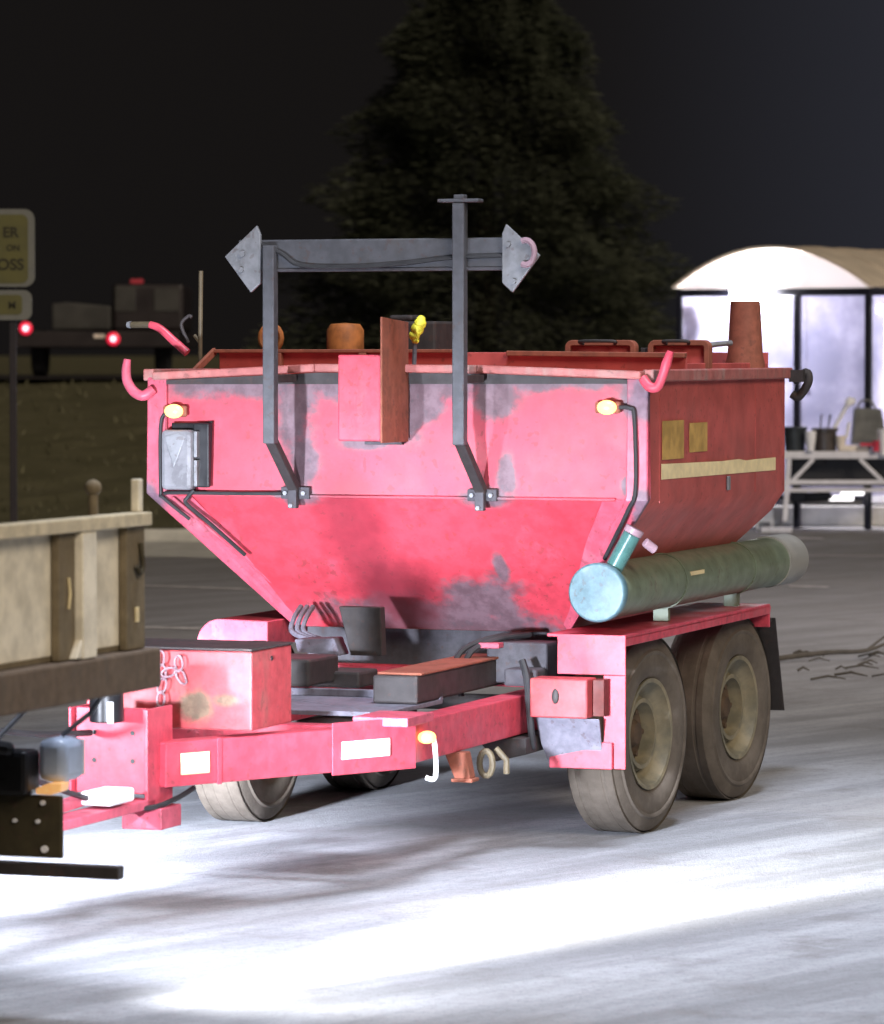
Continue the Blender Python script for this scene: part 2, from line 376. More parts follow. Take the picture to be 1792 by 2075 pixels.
# faint paint lines, with tyre sheen on the left painted in as pale lines
m = MB()
for (x0, y0, x1, y1, w_) in ((-2.4, 32.3, -1.2, 31.6, .10), (-2.9, 27.6, -1.0, 27.0, .12), (2.75, 32.2, 3.05, 32.1, .12), (2.0, 24.6, 2.25, 24.9, .08), (3.1, 37.2, 4.9, 37.0, .10), (3.2, 40.8, 3.8, 40.6, .2)):
    m.poly([(x0, y0-w_, .004), (x1, y1-w_, .004), (x1, y1+w_, .004), (x0, y0+w_, .004)])
tag(m.build('marking_and_sheen', 'paint_and_sheen_line'), kind='structure')
# grass tufts on the bank
m = MB(); random.seed(5)
for i in range(1500):
    x = random.uniform(-9, 2.5); y = random.uniform(40.6, 58); z = bank_h(x, y)-.03; h = random.uniform(.04, .12); a = random.uniform(0, 3.14); q = .02
    m.poly([(x-q*math.cos(a), y-q*math.sin(a), z), (x+q*math.cos(a), y+q*math.sin(a), z), (x+random.uniform(-.06, .06), y+random.uniform(-.06, .06), z+h)])
tag(m.build('grass', 'grass_blade'), 'rough dark olive grass covering the bank beyond the kerb', 'grass', kind='stuff')

# ================================================================== TRAILER
TR = thing('asphalt_trailer', 'red two axle asphalt hopper trailer with grey posts and green side tube', 'trailer', T_ORG, T_ROT)
def tp(m, name, mat, bevel=.004, smooth=False, parent=TR, label=None):
    o = m.build(name, mat, parent, bevel, smooth)
    if label: o['label'] = label
    return o
YF, YB, YR = -.40, .02, 1.57
HX, BX, ZT, ZC, ZB = 1.0, .56, 1.745, 1.295, .77
# hopper shell: front (slightly recessed in the flange), sides and back
m = MB(); e = .012
m.poly([(-HX+.02, YF+e, ZT), (-HX+.02, YF+e, ZC), (HX-.02, YF+e, ZC), (HX-.02, YF+e, ZT)])
m.poly([(-HX+.02, YF+e, ZC), (-BX+.02, YB+e, ZB), (BX-.02, YB+e, ZB), (HX-.02, YF+e, ZC)])
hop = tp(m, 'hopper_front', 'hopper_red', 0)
hs = hop.modifiers.new('s', 'SOLIDIFY'); hs.thickness = .01; hs.offset = -1
ridge = MB(); ridge.bar((-.88, YF+.004, ZC), (.88, YF+.004, ZC), .022, .012); tp(ridge, 'fold_ridge', 'hopper_red', .004, parent=hop)
m = MB()
BY = 1.2
for s in (-1, 1):
    m.poly([(s*HX, YF, ZT), (s*HX, YR, ZT), (s*HX, YR, 1.27), (s*HX, YF, ZC)])
    # rounded turn-in from vertical side to sloping belly
    m.poly([(s*HX, YF, ZC), (s*HX, YR, 1.27), (s*(HX-.05), YR-.02, 1.19), (s*(HX-.045), YF+.045, ZC-.055)])
    m.poly([(s*(HX-.045), YF+.045, ZC-.055), (s*(HX-.05), YR-.02, 1.19), (s*BX, BY, ZB), (s*BX, YB, ZB)])
m.poly([(-HX, YR, ZT), (HX, YR, ZT), (HX, YR, 1.27), (-HX, YR, 1.27)]); m.poly([(-HX, YR, 1.27), (HX, YR, 1.27), (HX-.05, YR-.02, 1.19), (-HX+.05, YR-.02, 1.19)])
m.poly([(-HX+.05, YR-.02, 1.19), (HX-.05, YR-.02, 1.19), (BX, BY, ZB), (-BX, BY, ZB)]); m.poly([(-BX, YB, ZB), (BX, YB, ZB), (BX, BY, ZB), (-BX, BY, ZB)])
# covered top just under the rim
m.poly([(-HX, YF+.02, ZT-.03), (HX, YF+.02, ZT-.03), (HX, YR, ZT-.03), (-HX, YR, ZT-.03)])
body = tp(m, 'hopper_body', 'side_red', .01, True)
# vertical weld seam and wear edge on the side
for y in (YF+.16, 1.1): m = MB(); m.box(HX, HX+.0015, y, y+.01, 1.28, ZT-.03); tp(m, 'weld_seam', 'side_red', 0, parent=body)
# edge flanges, front
for s in (-1, 1):
    m = MB(); fw = .075; y0 = YF-.006
    a = [(s*(HX+.006), y0, ZT+.0), (s*(HX+.006), y0, ZC-.002), (s*(BX+.006), YB-.012, ZB)]
    bpt = [(s*(HX-fw), y0, ZT), (s*(HX-fw), y0, ZC+.005), (s*(BX-.035), YB-.012, ZB+.055)]
    th = Vector((0, .03, 0))
    for i in range(2):
        q = [Vector(a[i]), Vector(a[i+1]), Vector(bpt[i+1]), Vector(bpt[i])]
        m.loft([[tuple(v) for v in q], [tuple(v+th) for v in q]])
    if s < 0: # inner shallow bead on the left flange slope
        m.bar((-.90, YF-.012, ZC-.01), (-.535, YB-.03, .85), .02, .012)
    tp(m, 'corner_flange', 'flange_red', .006)
# extra sloping angle iron inside the flange (the wide pink band)
for s in (-1, 1):
    m = MB(); q = [(s*.93, YF+.0, ZC), (s*.83, YF+.0, ZC), (s*.515, YB-.012, .825), (s*.57, YB-.012, ZB+.02)]
    m.loft([q, [(x, y+.012, z) for x, y, z in q]]); tp(m, 'slope_angle', 'flange_red', .003)
# rim: front rail with a slight crown, side and rear rails
m = MB()
m.bar((-HX+.03, YF-.02, ZT+.005), (-.30, YF-.02, ZT+.038), .05, .03); m.bar((-.30, YF-.02, ZT+.038), (.35, YF-.02, ZT+.034), .05, .03); m.bar((.35, YF-.02, ZT+.034), (HX-.01, YF-.02, ZT+.012), .05, .03)
m.bar((HX+.004, YF, ZT+.01), (HX+.004, YR+.02, ZT+.012), .045, .045); m.bar((-HX-.004, YF, ZT+.01), (-HX-.004, YR+.02, ZT+.012), .045, .045); m.bar((-HX, YR, ZT+.012), (HX, YR, ZT+.012), .045, .045)
tp(m, 'top_rim', 'rim_metal', .006)
m = MB(); m.prism([(-HX+.04, YF-.004, ZT-.012), (-.3, YF-.004, ZT+.02), (.35, YF-.004, ZT+.018), (HX-.04, YF-.004, ZT-.006), (HX-.04, YF-.004, ZT-.02), (-HX+.04, YF-.004, ZT-.026)], (0, .008, 0)); tp(m, 'rim_gasket', 'dark_steel', 0)
# raised collar and lids
m = MB(); CY0 = .22
m.box(-.97, .97, CY0, CY0+.012, ZT-.02, 1.842); m.box(-.97, .97, 1.40, 1.412, ZT-.02, 1.842); m.box(-.97, -.958, CY0+.012, 1.40, ZT-.02, 1.842); m.box(.958, .97, CY0+.012, 1.40, ZT-.02, 1.80)
tp(m, 'top_collar', 'side_red', .003)
m = MB(); m.bar((-.985, CY0-.01, 1.847), (.05, CY0-.01, 1.847), .05, .014); m.bar((-.985, CY0-.01, 1.847), (-1.0, .0, 1.75), .03, .014, up=(1, 0, 0)); m.box(-.72, -.69, CY0-.04, CY0-.005, 1.75, 1.84); m.box(-.36, -.33, CY0-.04, CY0-.005, 1.75, 1.84)
m.bar((.25, CY0-.01, 1.838), (.97, CY0-.01, 1.83), .04, .02)
tp(m, 'collar_rail', 'rusty_brown', .003)
def rframe(m, x0, x1, z0, z1, y, r, t, d):
    """upright frame with rounded upper corners"""
    def loop(o):
        pts = [(x0+o, z0)]
        for k in range(7): a = math.pi - k*math.pi/12; pts.append((x0+r+(r-o)*math.cos(a), z1-r+(r-o)*math.sin(a)))
        for k in range(7): a = math.pi/2 - k*math.pi/12; pts.append((x1-r+(r-o)*math.cos(a), z1-r+(r-o)*math.sin(a)))
        pts.append((x1-o, z0)); return pts
    A, B_ = loop(0), loop(t)
    for i in range(len(A)-1):
        q = [(*A[i],), (*A[i+1],), (*B_[i+1],), (*B_[i],)]
        m.loft([[(x, y, z) for x, z in q], [(x, y+d, z) for x, z in q]])
for (x0, x1) in ((.395, .685), (.735, .985)):
    m = MB(); rframe(m, x0, x1, 1.77, 1.89, .48, .03, .022, .05); lid = tp(m, 'hatch_lid', 'rusty_brown', .003)
    m = MB(); m.box(x0+.02, x1-.02, .50, .52, 1.76, 1.868); tp(m, 'lid_panel', 'side_red', .003, parent=lid)
    m = MB(); m.tube([(x0+.08, .47, 1.875), (x0+.08, .44, 1.885), (x1-.08, .44, 1.885), (x1-.08, .47, 1.875)], .007, 8); tp(m, 'lid_handle', 'dark_steel', 0, True, parent=lid)
m = MB(); m.box(.70, .72, .50, .54, 1.76, 1.86); tp(m, 'lid_hinge', 'dark_steel', .003)
# rear stack
m = MB(); m.rev([(1.76, .0), (1.76, .082), (1.80, .080), (1.83, .072), (2.05, .060), (2.05, .05), (1.9, .05), (1.9, 0)], 'Z', 28, (.93, 1.2, 0)); tp(m, 'exhaust_stack', 'rusty_brown', 0, True)
m = MB(); m.tube([(.80, 1.0, 1.77), (.80, 1.0, 1.85), (.83, 1.02, 1.87), (.90, 1.1, 1.88)], .011, 8); tp(m, 'stack_stay', 'galvanised', 0, True)
# control box with tall fin
m = MB(); m.box(-.112, .058, -.68, YF-.008, 1.512, 1.832); cb = tp(m, 'control_box', 'frame_red', .006)
m = MB(); m.prism([(.060, -.69, 1.506), (.060, YF-.008, 1.506), (.060, YF-.008, 1.955), (.060, -.69, 1.972)], (.008, 0, 0)); tp(m, 'side_plate', 'rusty_brown', .002, parent=cb)
m = MB(); m.bar((-.10, -.42, 1.50), (.05, -.42, 1.50), .03, .012); tp(m, 'box_bracket', 'grimy_grey', .002, parent=cb)
# engine parts behind, seen over the rim
m = MB(); m.box(-.33, -.10, .35, .6, 1.75, 1.965); m.box(-.30, -.20, .36, .5, 1.965, 1.99); tp(m, 'burner_housing', 'dark_steel', .01)
m = MB(); m.rev([(1.84, 0), (1.84, .075), (1.93, .075), (1.955, .06), (1.96, 0)], 'Z', 24, (-.50, .40, 0)); tp(m, 'filler_cap', 'orange_rust', 0, True)
m = MB(); m.tube([(-.80+.045*math.cos(a*math.pi/8), .35, 1.90+.05*math.sin(a*math.pi/8)) for a in range(16)], .012, 8, closed=True); tp(m, 'lifting_ring', 'orange_rust', 0, True)
m = MB(); m.tube([(-1.01, .12, 1.79), (-1.005, .12, 2.165)], .009, 8); m.tube([(-1.01, .12, 1.88), (-1.035, .12, 1.91)], .008, 6); tp(m, 'dip_rod', 'yellow_tan', 0, True)
m = MB(); m.tube([(-1.005, -.02, 1.84), (-1.06, -.02, 1.885), (-1.12, -.02, 1.935), (-1.165, -.02, 1.952)], [.017, .017, .016, .014], 12); lv = tp(m, 'lid_lever', 'frame_red', 0, True)
m = MB(); m.tube([(-1.16, -.02, 1.951), (-1.24, -.02, 1.951), (-1.245, -.02, 1.951)], [.013, .013, .011], 10); tp(m, 'lever_grip', 'yellow_tan', 0, True, parent=lv)
m = MB(); m.rev([(-1.262, 0), (-1.262, .012), (-1.246, .015), (-1.246, 0)], 'X', 14, (0, -.02, 1.951)); tp(m, 'grip_cap', 'galvanised', 0, True, parent=lv)
m = MB(); m.tube([(-1.03, .05, 1.88), (-1.06, .05, 1.95), (-1.03, .05, 1.985), (-1.015, .05, 1.98)], .007, 8); tp(m, 'lid_chain', 'dark_steel', 0, True)
m = MB()
random.seed(11)
for (dx, dz, r) in ((0, 0, .026), (.012, .03, .024), (-.012, -.035, .022), (.015, .05, .018), (-.008, -.06, .016)):
    bmesh.ops.create_icosphere(m.bm, subdivisions=2, radius=r, matrix=Matrix.Translation((.045+dx, -.25, 1.93+dz*.7)))
tp(m, 'valve_knob', 'yellow_bright', 0, True); 
m = MB(); m.tube([(.03, -.25, 1.74), (.035, -.25, 1.88)], .009, 8); tp(m, 'valve_stem', 'galvanised', 0, True)
# support posts with knee, and feet
for (x, zt) in ((-.392, 2.24), (.360, 2.39)):
    m = MB(); yk = -.655
    m.bar((x, yk, zt), (x, yk, 1.50), .046, .046, up=(0, 1, 0)); po = tp(m, 'support_post', 'post_grey', .004)
    m = MB(); m.bar((x, yk+.004, 1.515), (x+.005, YF-.03, 1.325), .040, .036, up=(0, 1, 0)); tp(m, 'knee_strut', 'dark_steel', .004, parent=po)
    m = MB(); m.box(x-.055, x+.06, YF-.018, YF+.004, 1.285, 1.33); m.box(x-.015, x+.02, YF-.05, YF-.02, 1.25, 1.34); tp(m, 'foot_plate', 'grimy_grey', .003, parent=po)
    m = MB(); m.box(x-.02, x+.02, yk+.025, YF-.04, 1.728, 1.758); tp(m, 'rim_bracket', 'dark_steel', .003, parent=po)
    for (bx_, bz) in ((-.035, 1.307), (.04, 1.307), (0, 1.26)): m = MB(); m.rev([(YF-.03-(.03 if bx_ == 0 else 0), 0), (YF-.03-(.03 if bx_ == 0 else 0), .009), (YF-.015-(.03 if bx_ == 0 else 0), .009), (YF-.015-(.03 if bx_ == 0 else 0), 0)], 'Y', 6, (x+bx_, 0, bz)); tp(m, 'bolt', 'galvanised', 0, parent=po)
m = MB(); m.box(.28, .44, -.68, -.62, 2.392, 2.404); m.box(.34, .38, -.67, -.63, 2.38, 2.42); tp(m, 'post_cap', 'post_grey', .003)
# crossbar with diamond plates
m = MB(); m.box(-.53, .60, -.635, -.60, 2.150, 2.262); cr = tp(m, 'crossbar', 'post_grey', .006)
m = MB(); m.bar((-.50, -.618, 2.148), (.58, -.618, 2.148), .05, .012); tp(m, 'crossbar_lip', 'grimy_grey', .002, parent=cr)
m = MB(); m.tube([(-.46, -.645, 2.255), (-.35, -.65, 2.21), (-.27, -.65, 2.165), (-.05, -.65, 2.158), (.15, -.65, 2.17), (.33, -.645, 2.19), (.55, -.645, 2.195)], .008, 8); tp(m, 'cable', 'black_rubber', 0, True, parent=cr)
for s, x, zc in ((-1, -.49, 2.19), (1, .585, 2.185)):
    m = MB(); m.prism([(x+s*-.045, -.66, zc+.125), (x+s*.085, -.66, zc+.01), (x+s*-.02, -.66, zc-.125), (x+s*-.06, -.66, zc-.09), (x+s*-.06, -.66, zc+.09)], (0, .016, 0)); dp = tp(m, 'end_plate', 'galvanised', .003, parent=cr)
m = MB(); m.tube([(.62+.035*math.cos(a*math.pi/8), -.675, 2.205+.045*math.sin(a*math.pi/8)) for a in range(-5, 6)], .011, 8); tp(m, 'shackle', 'chain_steel', 0, True, parent=cr)
for (x, z, r) in ((.55, 2.235, .010), (.572, 2.10, .010), (-.505, 2.15, .010), (-.50, 2.21, .012)):
    m = MB(); m.rev([(-.672, 0), (-.672, r), (-.66, r)], 'Y', 8, (x, 0, z)); tp(m, 'bolt', 'galvanised', 0, True, parent=cr)
# lifting hooks
m = MB(); m.tube([(-.975, -.415, 1.70), (-1.01, -.43, 1.675), (-1.05, -.43, 1.69), (-1.078, -.43, 1.73), (-1.083, -.43, 1.775), (-1.078, -.43, 1.815)], [.020, .020, .020, .019, .018, .014], 12); tp(m, 'lifting_hook', 'flange_red', 0, True)
m = MB(); m.tube([(.99, -.415, 1.745), (1.02, -.43, 1.715), (1.05, -.43, 1.715), (1.07, -.43, 1.755), (1.085, -.43, 1.80), (1.10, -.43, 1.845)], [.018, .019, .018, .017, .019, .013], 12); tp(m, 'lifting_hook', 'frame_red', 0, True)
m = MB(); m.tube([(1.03, 1.58, 1.72), (1.08, 1.60, 1.76), (1.09, 1.60, 1.72), (1.05, 1.60, 1.66), (1.02, 1.6, 1.67)], .018, 10); m.box(1.02, 1.08, 1.55, 1.62, 1.72, 1.77); tp(m, 'rear_latch', 'dark_steel', 0, True)
# marker lamps
for x, z in ((-.885, 1.616), (.855, 1.638)):
    m = MB(); m.box(x-.05, x+.05, -.422, -.407, z-.022, z+.022); mk = tp(m, 'marker_lamp', 'rusty_brown', .008)
    m = MB(); bmesh.ops.create_uvsphere(m.bm, u_segments=20, v_segments=12, radius=1, matrix=Matrix.Translation((x, -.428, z)) @ Matrix.Diagonal((.038, .022, .027, 1))); tp(m, 'lamp_lens', 'amber_lamp', 0, True, parent=mk)
# grey case on the left, its cast shadow built as a black plate
m = MB(); m.box(-.805, -.738, -.432, -.408, 1.325, 1.572); m.box(-.90, -.738, -.42, -.408, 1.54, 1.572); pb = tp(m, 'case_shadow', 'black_paint', .006)
m = MB(); m.box(-.922, -.792, -.475, -.409, 1.315, 1.545); cs = tp(m, 'grey_case', 'lens_grey', .018)
m = MB(); m.prism([(-.905, -.478, 1.52), (-.85, -.478, 1.535), (-.815, -.478, 1.52), (-.865, -.478, 1.40)], (0, .006, 0)); m.box(-.79, -.776, -.46, -.41, 1.33, 1.43); m.box(-.79, -.776, -.46, -.41, 1.44, 1.54); tp(m, 'case_cover', 'galvanised', .004, parent=cs)
# wiring on the front
WR = []
def wire(*a):
    m = MB(); m.tube(*a); tp(m, 'wire', 'black_rubber', 0, True)
wire([(.90, -.418, 1.638), (.94, -.418, 1.635), (.958, -.418, 1.60), (.963, -.418, 1.34), (.93, -.40, 1.26), (.86, -.33, 1.16), (.80, -.28, 1.07)], .008, 8)
wire([(-.92, -.418, 1.61), (-.945, -.418, 1.56), (-.945, -.418, 1.31), (-.935, -.42, 1.285), (-.84, -.38, 1.20)], .007, 8)
wire([(-.93, -.42, 1.30), (-.88, -.422, 1.303), (-.6, -.422, 1.303), (-.44, -.422, 1.305)], .007, 8)
wire([(-.80, -.43, 1.315), (-.83, -.425, 1.285), (-.835, -.42, 1.26), (-.76, -.36, 1.18), (-.66, -.26, 1.06)], .008, 8)
# side decals
m = MB(); m.box(1.0025, 1.005, -.21, .07, 1.44, 1.585); tp(m, 'decal', 'sticker_yellow', 0, label='larger faded yellow decal nearest the front corner')
m = MB(); m.box(1.0025, 1.005, .15, .39, 1.46, 1.572); tp(m, 'decal', 'sticker_yellow', 0, label='smaller faded yellow decal')
m = MB(); pts_t = [(-.22, 1.425), (.6, 1.416), (.85, 1.418), (.95, 1.410), (1.1, 1.412), (1.40, 1.412)]; pts_b = [(1.40, 1.36), (.5, 1.364), (-.22, 1.367)]
m.prism([(1.0026, y, z) for y, z in pts_t+pts_b], (.0025, 0, 0)); tp(m, 'side_stripe', 'sticker_cream', 0)
m = MB(); m.box(1.003, 1.012, .67, .70, 1.30, 1.355); tp(m, 'side_clip', 'galvanised', .002)
# green tube on the fender
m = MB(); tl0, tl1, tz, tr = -.46, 2.10, .955, .104
m.rev([(tl0, 0), (tl0, tr), (tl1, tr), (tl1, 0)], 'Y', 48, (.83, 0, tz)); tb = tp(m, 'storage_tube', 'tube_green', .004, True)
m = MB(); m.rev([(tl0-.014, 0), (tl0-.014, tr+.001), (tl0-.006, tr+.006), (tl0+.03, tr+.006), (tl0+.03, tr)], 'Y', 48, (.83, 0, tz)); tp(m, 'tube_cap', 'cap_blue', .003, True, parent=tb, label='round light blue front cap')
m = MB(); m.rev([(tl1-.20, tr), (tl1-.20, tr+.005), (tl1+.10, tr+.004), (tl1+.16, tr*.86), (tl1+.19, tr*.5), (tl1+.20, 0)], 'Y', 48, (.83, 0, tz)); tp(m, 'tube_cap', 'cap_white', 0, True, parent=tb, label='pale rounded rear cap')
m = MB(); a0, a1 = Vector((.868, -.405, tz+.075)), Vector((.942, -.39, tz+.215)); m.tube([a0, a1], .034, 20); tp(m, 'filler_neck', 'neck_teal', .003, True, parent=tb)
m = MB(); dr = (a1-a0).normalized(); m.tube([a1, a1+dr*.025], .037, 20); m.tube([a1+Vector((.04, .03, -.03)), a1+Vector((.07, .06, -.06))], .018, 10); tp(m, 'neck_cap', 'chain_steel', .003, True, parent=tb)
m = MB(); m.box(.925, .9345, .42, .60, tz+.02, tz+.035); tp(m, 'tube_sticker', 'sticker_cream', 0, parent=tb)
for y in (.35, 1.35): m = MB(); m.rev([(y, tr+.001), (y, tr+.005), (y+.03, tr+.005), (y+.03, tr+.001)], 'Y', 48, (.83, 0, tz)); m.box(.80, .86, y, y+.03, .80, tz-tr+.003); tp(m, 'tube_strap', 'tube_green', 0, True, parent=tb)
# fenders
m = MB(); m.box(.62, .93, -.42, 1.60, .785, .797); m.box(.918, .93, -.42, 1.60, .755, .784); m.box(.62, .93, 1.588, 1.60, .70, .784); fr = tp(m, 'fender', 'frame_red', .003, label='right fender over both wheels with front splash plates')
m = MB(); m.box(.665, .93, -.432, -.422, .648, .797); m.box(.845, .93, -.432, -.422, .30, .647); m.box(.845, .90, -.428, -.424, .30, .64); tp(m, 'front_plate', 'frame_red', .003, parent=fr)
m = MB(); m.box(.600, .822, -.56, -.44, .495, .640); lh = tp(m, 'lamp_housing', 'box_red', .006, parent=fr)
m = MB(); bmesh.ops.create_uvsphere(m.bm, u_segments=16, v_segments=10, radius=1, matrix=Matrix.Translation((.70, -.562, .575)) @ Matrix.Diagonal((.014, .006, .028, 1))); tp(m, 'lamp_socket', 'dark_steel', 0, True, parent=lh)
m = MB(); m.box(.825, .868, -.50, -.436, .50, .635); tp(m, 'side_cover', 'shaded_brown_side', .002, parent=lh)
m = MB(); m.prism([(.600, -.50, .490), (.85, -.50, .490), (.845, -.46, .40), (.85, -.44, .30), (.64, -.44, .30), (.61, -.47, .40)], (0, .01, 0)); tp(m, 'splash_apron', 'lilac_grey', .003, parent=fr)
m = MB(); m.box(.640, .885, -.452, -.442, .300, .40); tp(m, 'lower_plate', 'frame_red', .003, parent=fr)
m = MB(); m.prism([(.64, 1.66, .735), (.935, 1.66, .735), (.935, 1.81, .335), (.64, 1.81, .335)], (0, .008, 0)); tp(m, 'mud_flap', 'dark_steel', .002, parent=fr)
m = MB(); m.box(.64, .92, 1.60, 1.67, .72, .735); tp(m, 'flap_bracket', 'dark_steel', .002, parent=fr)
m = MB()
def fsec(y): 
    pts = [(-.60, .70), (-.60, .80)]
    for k in range(8): a = math.pi/2 + k*math.pi/14; pts.append((-.80+.10*math.cos(a), .705+.10*math.sin(a)))
    pts += [(-.90, .70)]
    return [(x, y, z) for x, z in pts]
m.loft([fsec(-.18), fsec(1.6)]); fl = tp(m, 'fender', 'flange_red', .004, True, label='left fender with rounded outer corner')
m = MB(); m.box(-.88, -.62, -.17, -.16, .45, .70); tp(m, 'front_plate', 'frame_red', .003, parent=fl)
# wheels
def wheel(x, y, s):
    o = bpy.data.objects.new('wheel', None); COL.objects.link(o); o.parent = TR; o.location = (x, y, .38)
    m = MB(); w_ = .11; q = s
    prof = [(-w_*.80, .215), (-w_*.98, .24), (-w_, .29), (-w_*.95, .345), (-w_*.80, .371), (-w_*.5, .379), (0, .381), (w_*.5, .379), (w_*.80, .371), (w_*.95, .345), (w_, .29), (w_*.98, .24), (w_*.80, .215), (-w_*.80, .215)]
    m.rev(prof, 'X', 64); ty = m.build('tyre', 'tyre', o, 0, True)
    # tread grooves as thin raised ribs + raised side ring
    m = MB()
    for c_ in (-.075, -.03, .03, .075): m.rev([(c_-.017, .378), (c_-.014, .3815), (c_+.014, .3815), (c_+.017, .378)], 'X', 64)
    for sg in (-1, 1): m.rev([(sg*w_*.99, .305), (sg*(w_+.004), .312), (sg*(w_+.004), .320), (sg*w_*.97, .327)], 'X', 64)
    m.build('tread', 'tyre', ty, 0, True)
    m = MB(); m.rev([(q*w_*.82, .214), (q*(w_*.9), .214), (q*w_*.88, .198), (q*.07, .192), (q*.05, .175), (q*.03, .152), (q*.04, .140), (q*.065, .136), (q*.065, .120), (q*.02, .115), (-q*.0, .11)], 'X', 48)
    m.rev([(-q*w_*.82, .214), (-q*w_*.85, .20), (-q*.02, .19)], 'X', 48)
    rm = m.build('rim', 'rim_dusty', o, 0, True)
    m = MB(); m.rev([(q*.01, .113), (q*.01, .06), (q*.03, .052), (q*.045, .04), (q*.05, 0)], 'X', 28)
    for k in range(5):
        a = k*2*math.pi/5; m.rev([(q*.01, .012), (q*.03, .011), (q*.033, 0)], 'X', 8, (0, .085*math.cos(a), .085*math.sin(a)))
    m.build('hub', 'hub_dirt', o, 0, True)
    return o
wr = wheel(.757, .15, 1); wr.rotation_euler = (0, 0, R(-6)); wr['label'] = 'front right wheel'
w2 = copy_tree(wr, TR); w2.location = (.757, 1.40, .38); w2['label'] = 'rear right wheel'
w3 = wheel(-.76, 0.0, -1); w3['label'] = 'front left wheel'
w4 = copy_tree(w3, TR); w4.location = (-.76, 1.27, .38); w4['label'] = 'rear left wheel'
# chassis
m = MB(); 
m.box(.45, .55, -1.69, 2.0, .425, .568); tp(m, 'frame_rail', 'frame_red', .005)
m = MB(); m.box(-.55, -.45, -1.69, 2.0, .425, .568); tp(m, 'frame_rail', 'frame_red', .005)
for s in (1, -1):
    m = MB(); m.bar((s*.515, -1.70, .4965), (s*.085, -2.80, .515), .09, .145); tp(m, 'tongue_beam', 'frame_red', .005)
for (y, z0, z1, nm, mt) in ((-.13, .57, .64, 'cross_member', 'frame_red'), (1.2, .57, .76, 'cross_member', 'dark_steel'), (.15, .57, .765, 'cross_member', 'grimy_grey'), (-1.65, .44, .55, 'cross_member', 'frame_red')):
    m = MB(); m.box(-.55 if y > -1 else -.44, .55 if y > -1 else .44, y-.04, y+.04, z0+.002, z1); tp(m, nm, mt, .004)
for y in (0, 1.27):
    m = MB(); m.tube([(-.66, y, .38), (.66, y, .38)], .035, 14); tp(m, 'axle', 'dark_steel', 0, True)
for s in (-1, 1):
    m = MB()
    for k, (h, l0) in enumerate(((.0, .58), (.012, .48), (.024, .36))): m.bar((s*.50, .635-l0, .395-h), (s*.50, .635+l0, .395-h), .05, .010)
    m.tube([(s*.50, .05, .34), (s*.50, .6, .30), (s*.50, 1.2, .34)], .012, 8); tp(m, 'leaf_spring', 'dark_steel', 0)
# bright plate with reflector on the near beam
dv = (Vector((.085, -2.80, .515)) - Vector((.515, -1.70, .4965))).normalized(); nv = Vector((dv.y, -dv.x, 0)).normalized(); nv = nv if nv.x > 0 else -nv
def onbeam(t, dz, off): p = Vector((.515, -1.70, .4965)) + dv*t + nv*(.045+off); p.z += dz; return p
def beamplate(name, mat, t0, t1, z0, z1, off, th=.006):
    m = MB(); q = [onbeam(t0, z0, off), onbeam(t1, z0, off), onbeam(t1, z1, off), onbeam(t0, z1, off)]
    m.loft([[tuple(v) for v in q], [tuple(v+nv*th) for v in q]]); return tp(m, name, mat, .002)
beamplate('doubler_plate', 'frame_red', -.02, .40, -.082, .095, .002)
beamplate('reflector', 'reflector_white', .12, .36, -.030, .030, .010)
beamplate('reflector', 'reflector_cream', .99, 1.12, -.035, .035, .004)
beamplate('weld_plate', 'frame_red', .93, .95, -.076, .076, .001)
m = MB(); m.box(.40, .60, -1.86, -1.60, .569, .60); tp(m, 'gusset', 'flange_red', .003)
# amber lamp on stalk
m = MB(); m.tube([(.575, -1.55, .505), (.585, -1.55, .49), (.585, -1.54, .37), (.55, -1.54, .365)], .009, 8); st_ = tp(m, 'lamp_stalk', 'plastic_white', 0, True)
m = MB(); bmesh.ops.create_uvsphere(m.bm, u_segments=16, v_segments=10, radius=1, matrix=Matrix.Translation((.575, -1.60, .512)) @ Matrix.Diagonal((.03, .045, .022, 1))); tp(m, 'lamp_lens', 'amber_lamp', 0, True, parent=st_)
# jack leg, spring hook, under-deck clutter
m = MB(); m.prism([(.50, -1.22, .424), (.58, -1.22, .424), (.60, -1.22, .33), (.54, -1.22, .33)], (0, .06, 0)); m.box(.53, .61, -1.23, -1.15, .318, .331); tp(m, 'jack_leg', 'rusty_brown', .004)
m = MB(); m.tube([(.60+.025*math.cos(a*math.pi/7), -1.05, .37+.045*math.sin(a*math.pi/7)) for a in range(14)], .012, 8, closed=True); m.tube([(.62, -1.0, .42), (.66, -1.0, .38), (.66, -1.0, .33)], .012, 8); tp(m, 'tie_down_ring', 'yellow_tan', 0, True)
m = MB(); m.prism([(.40, -.60, .42), (.60, -.60, .42), (.60, -.60, .36), (.48, -.60, .33)], (0, .5, 0)); tp(m, 'hanger_bracket', 'dark_steel', .004)
m = MB(); m.box(-.36, .40, -1.55, -.95, .571, .588); m.box(-.36, .40, -.98, -.95, .588, .615); dk = tp(m, 'deck_plate', 'lilac_grey', .003)
m = MB(); m.box(.23, .40, -1.22, -.20, .59, .69); tp(m, 'battery_box', 'dark_steel', .008, parent=None or TR)
m = MB(); m.box(.24, .41, -1.2, -.22, .691, .70); tp(m, 'box_cover', 'rusty_brown', .003)
m = MB(); m.box(-.36, -.30, -1.4, -.9, .59, .78); m.box(-.29, -.10, -1.0, -.70, .62, .72); m.box(-.20, .0, -.75, -.55, .60, .66); tp(m, 'pump_unit', 'dark_steel', .01)
m = MB(); m.prism([(-.18, -.50, .885), (-.012, -.50, .885), (-.012, -.48, .70), (-.14, -.48, .70)], (0, .05, 0)); tp(m, 'dark_plate', 'dark_steel', .004)  # dark trapezoid plate ahead of the lower panel
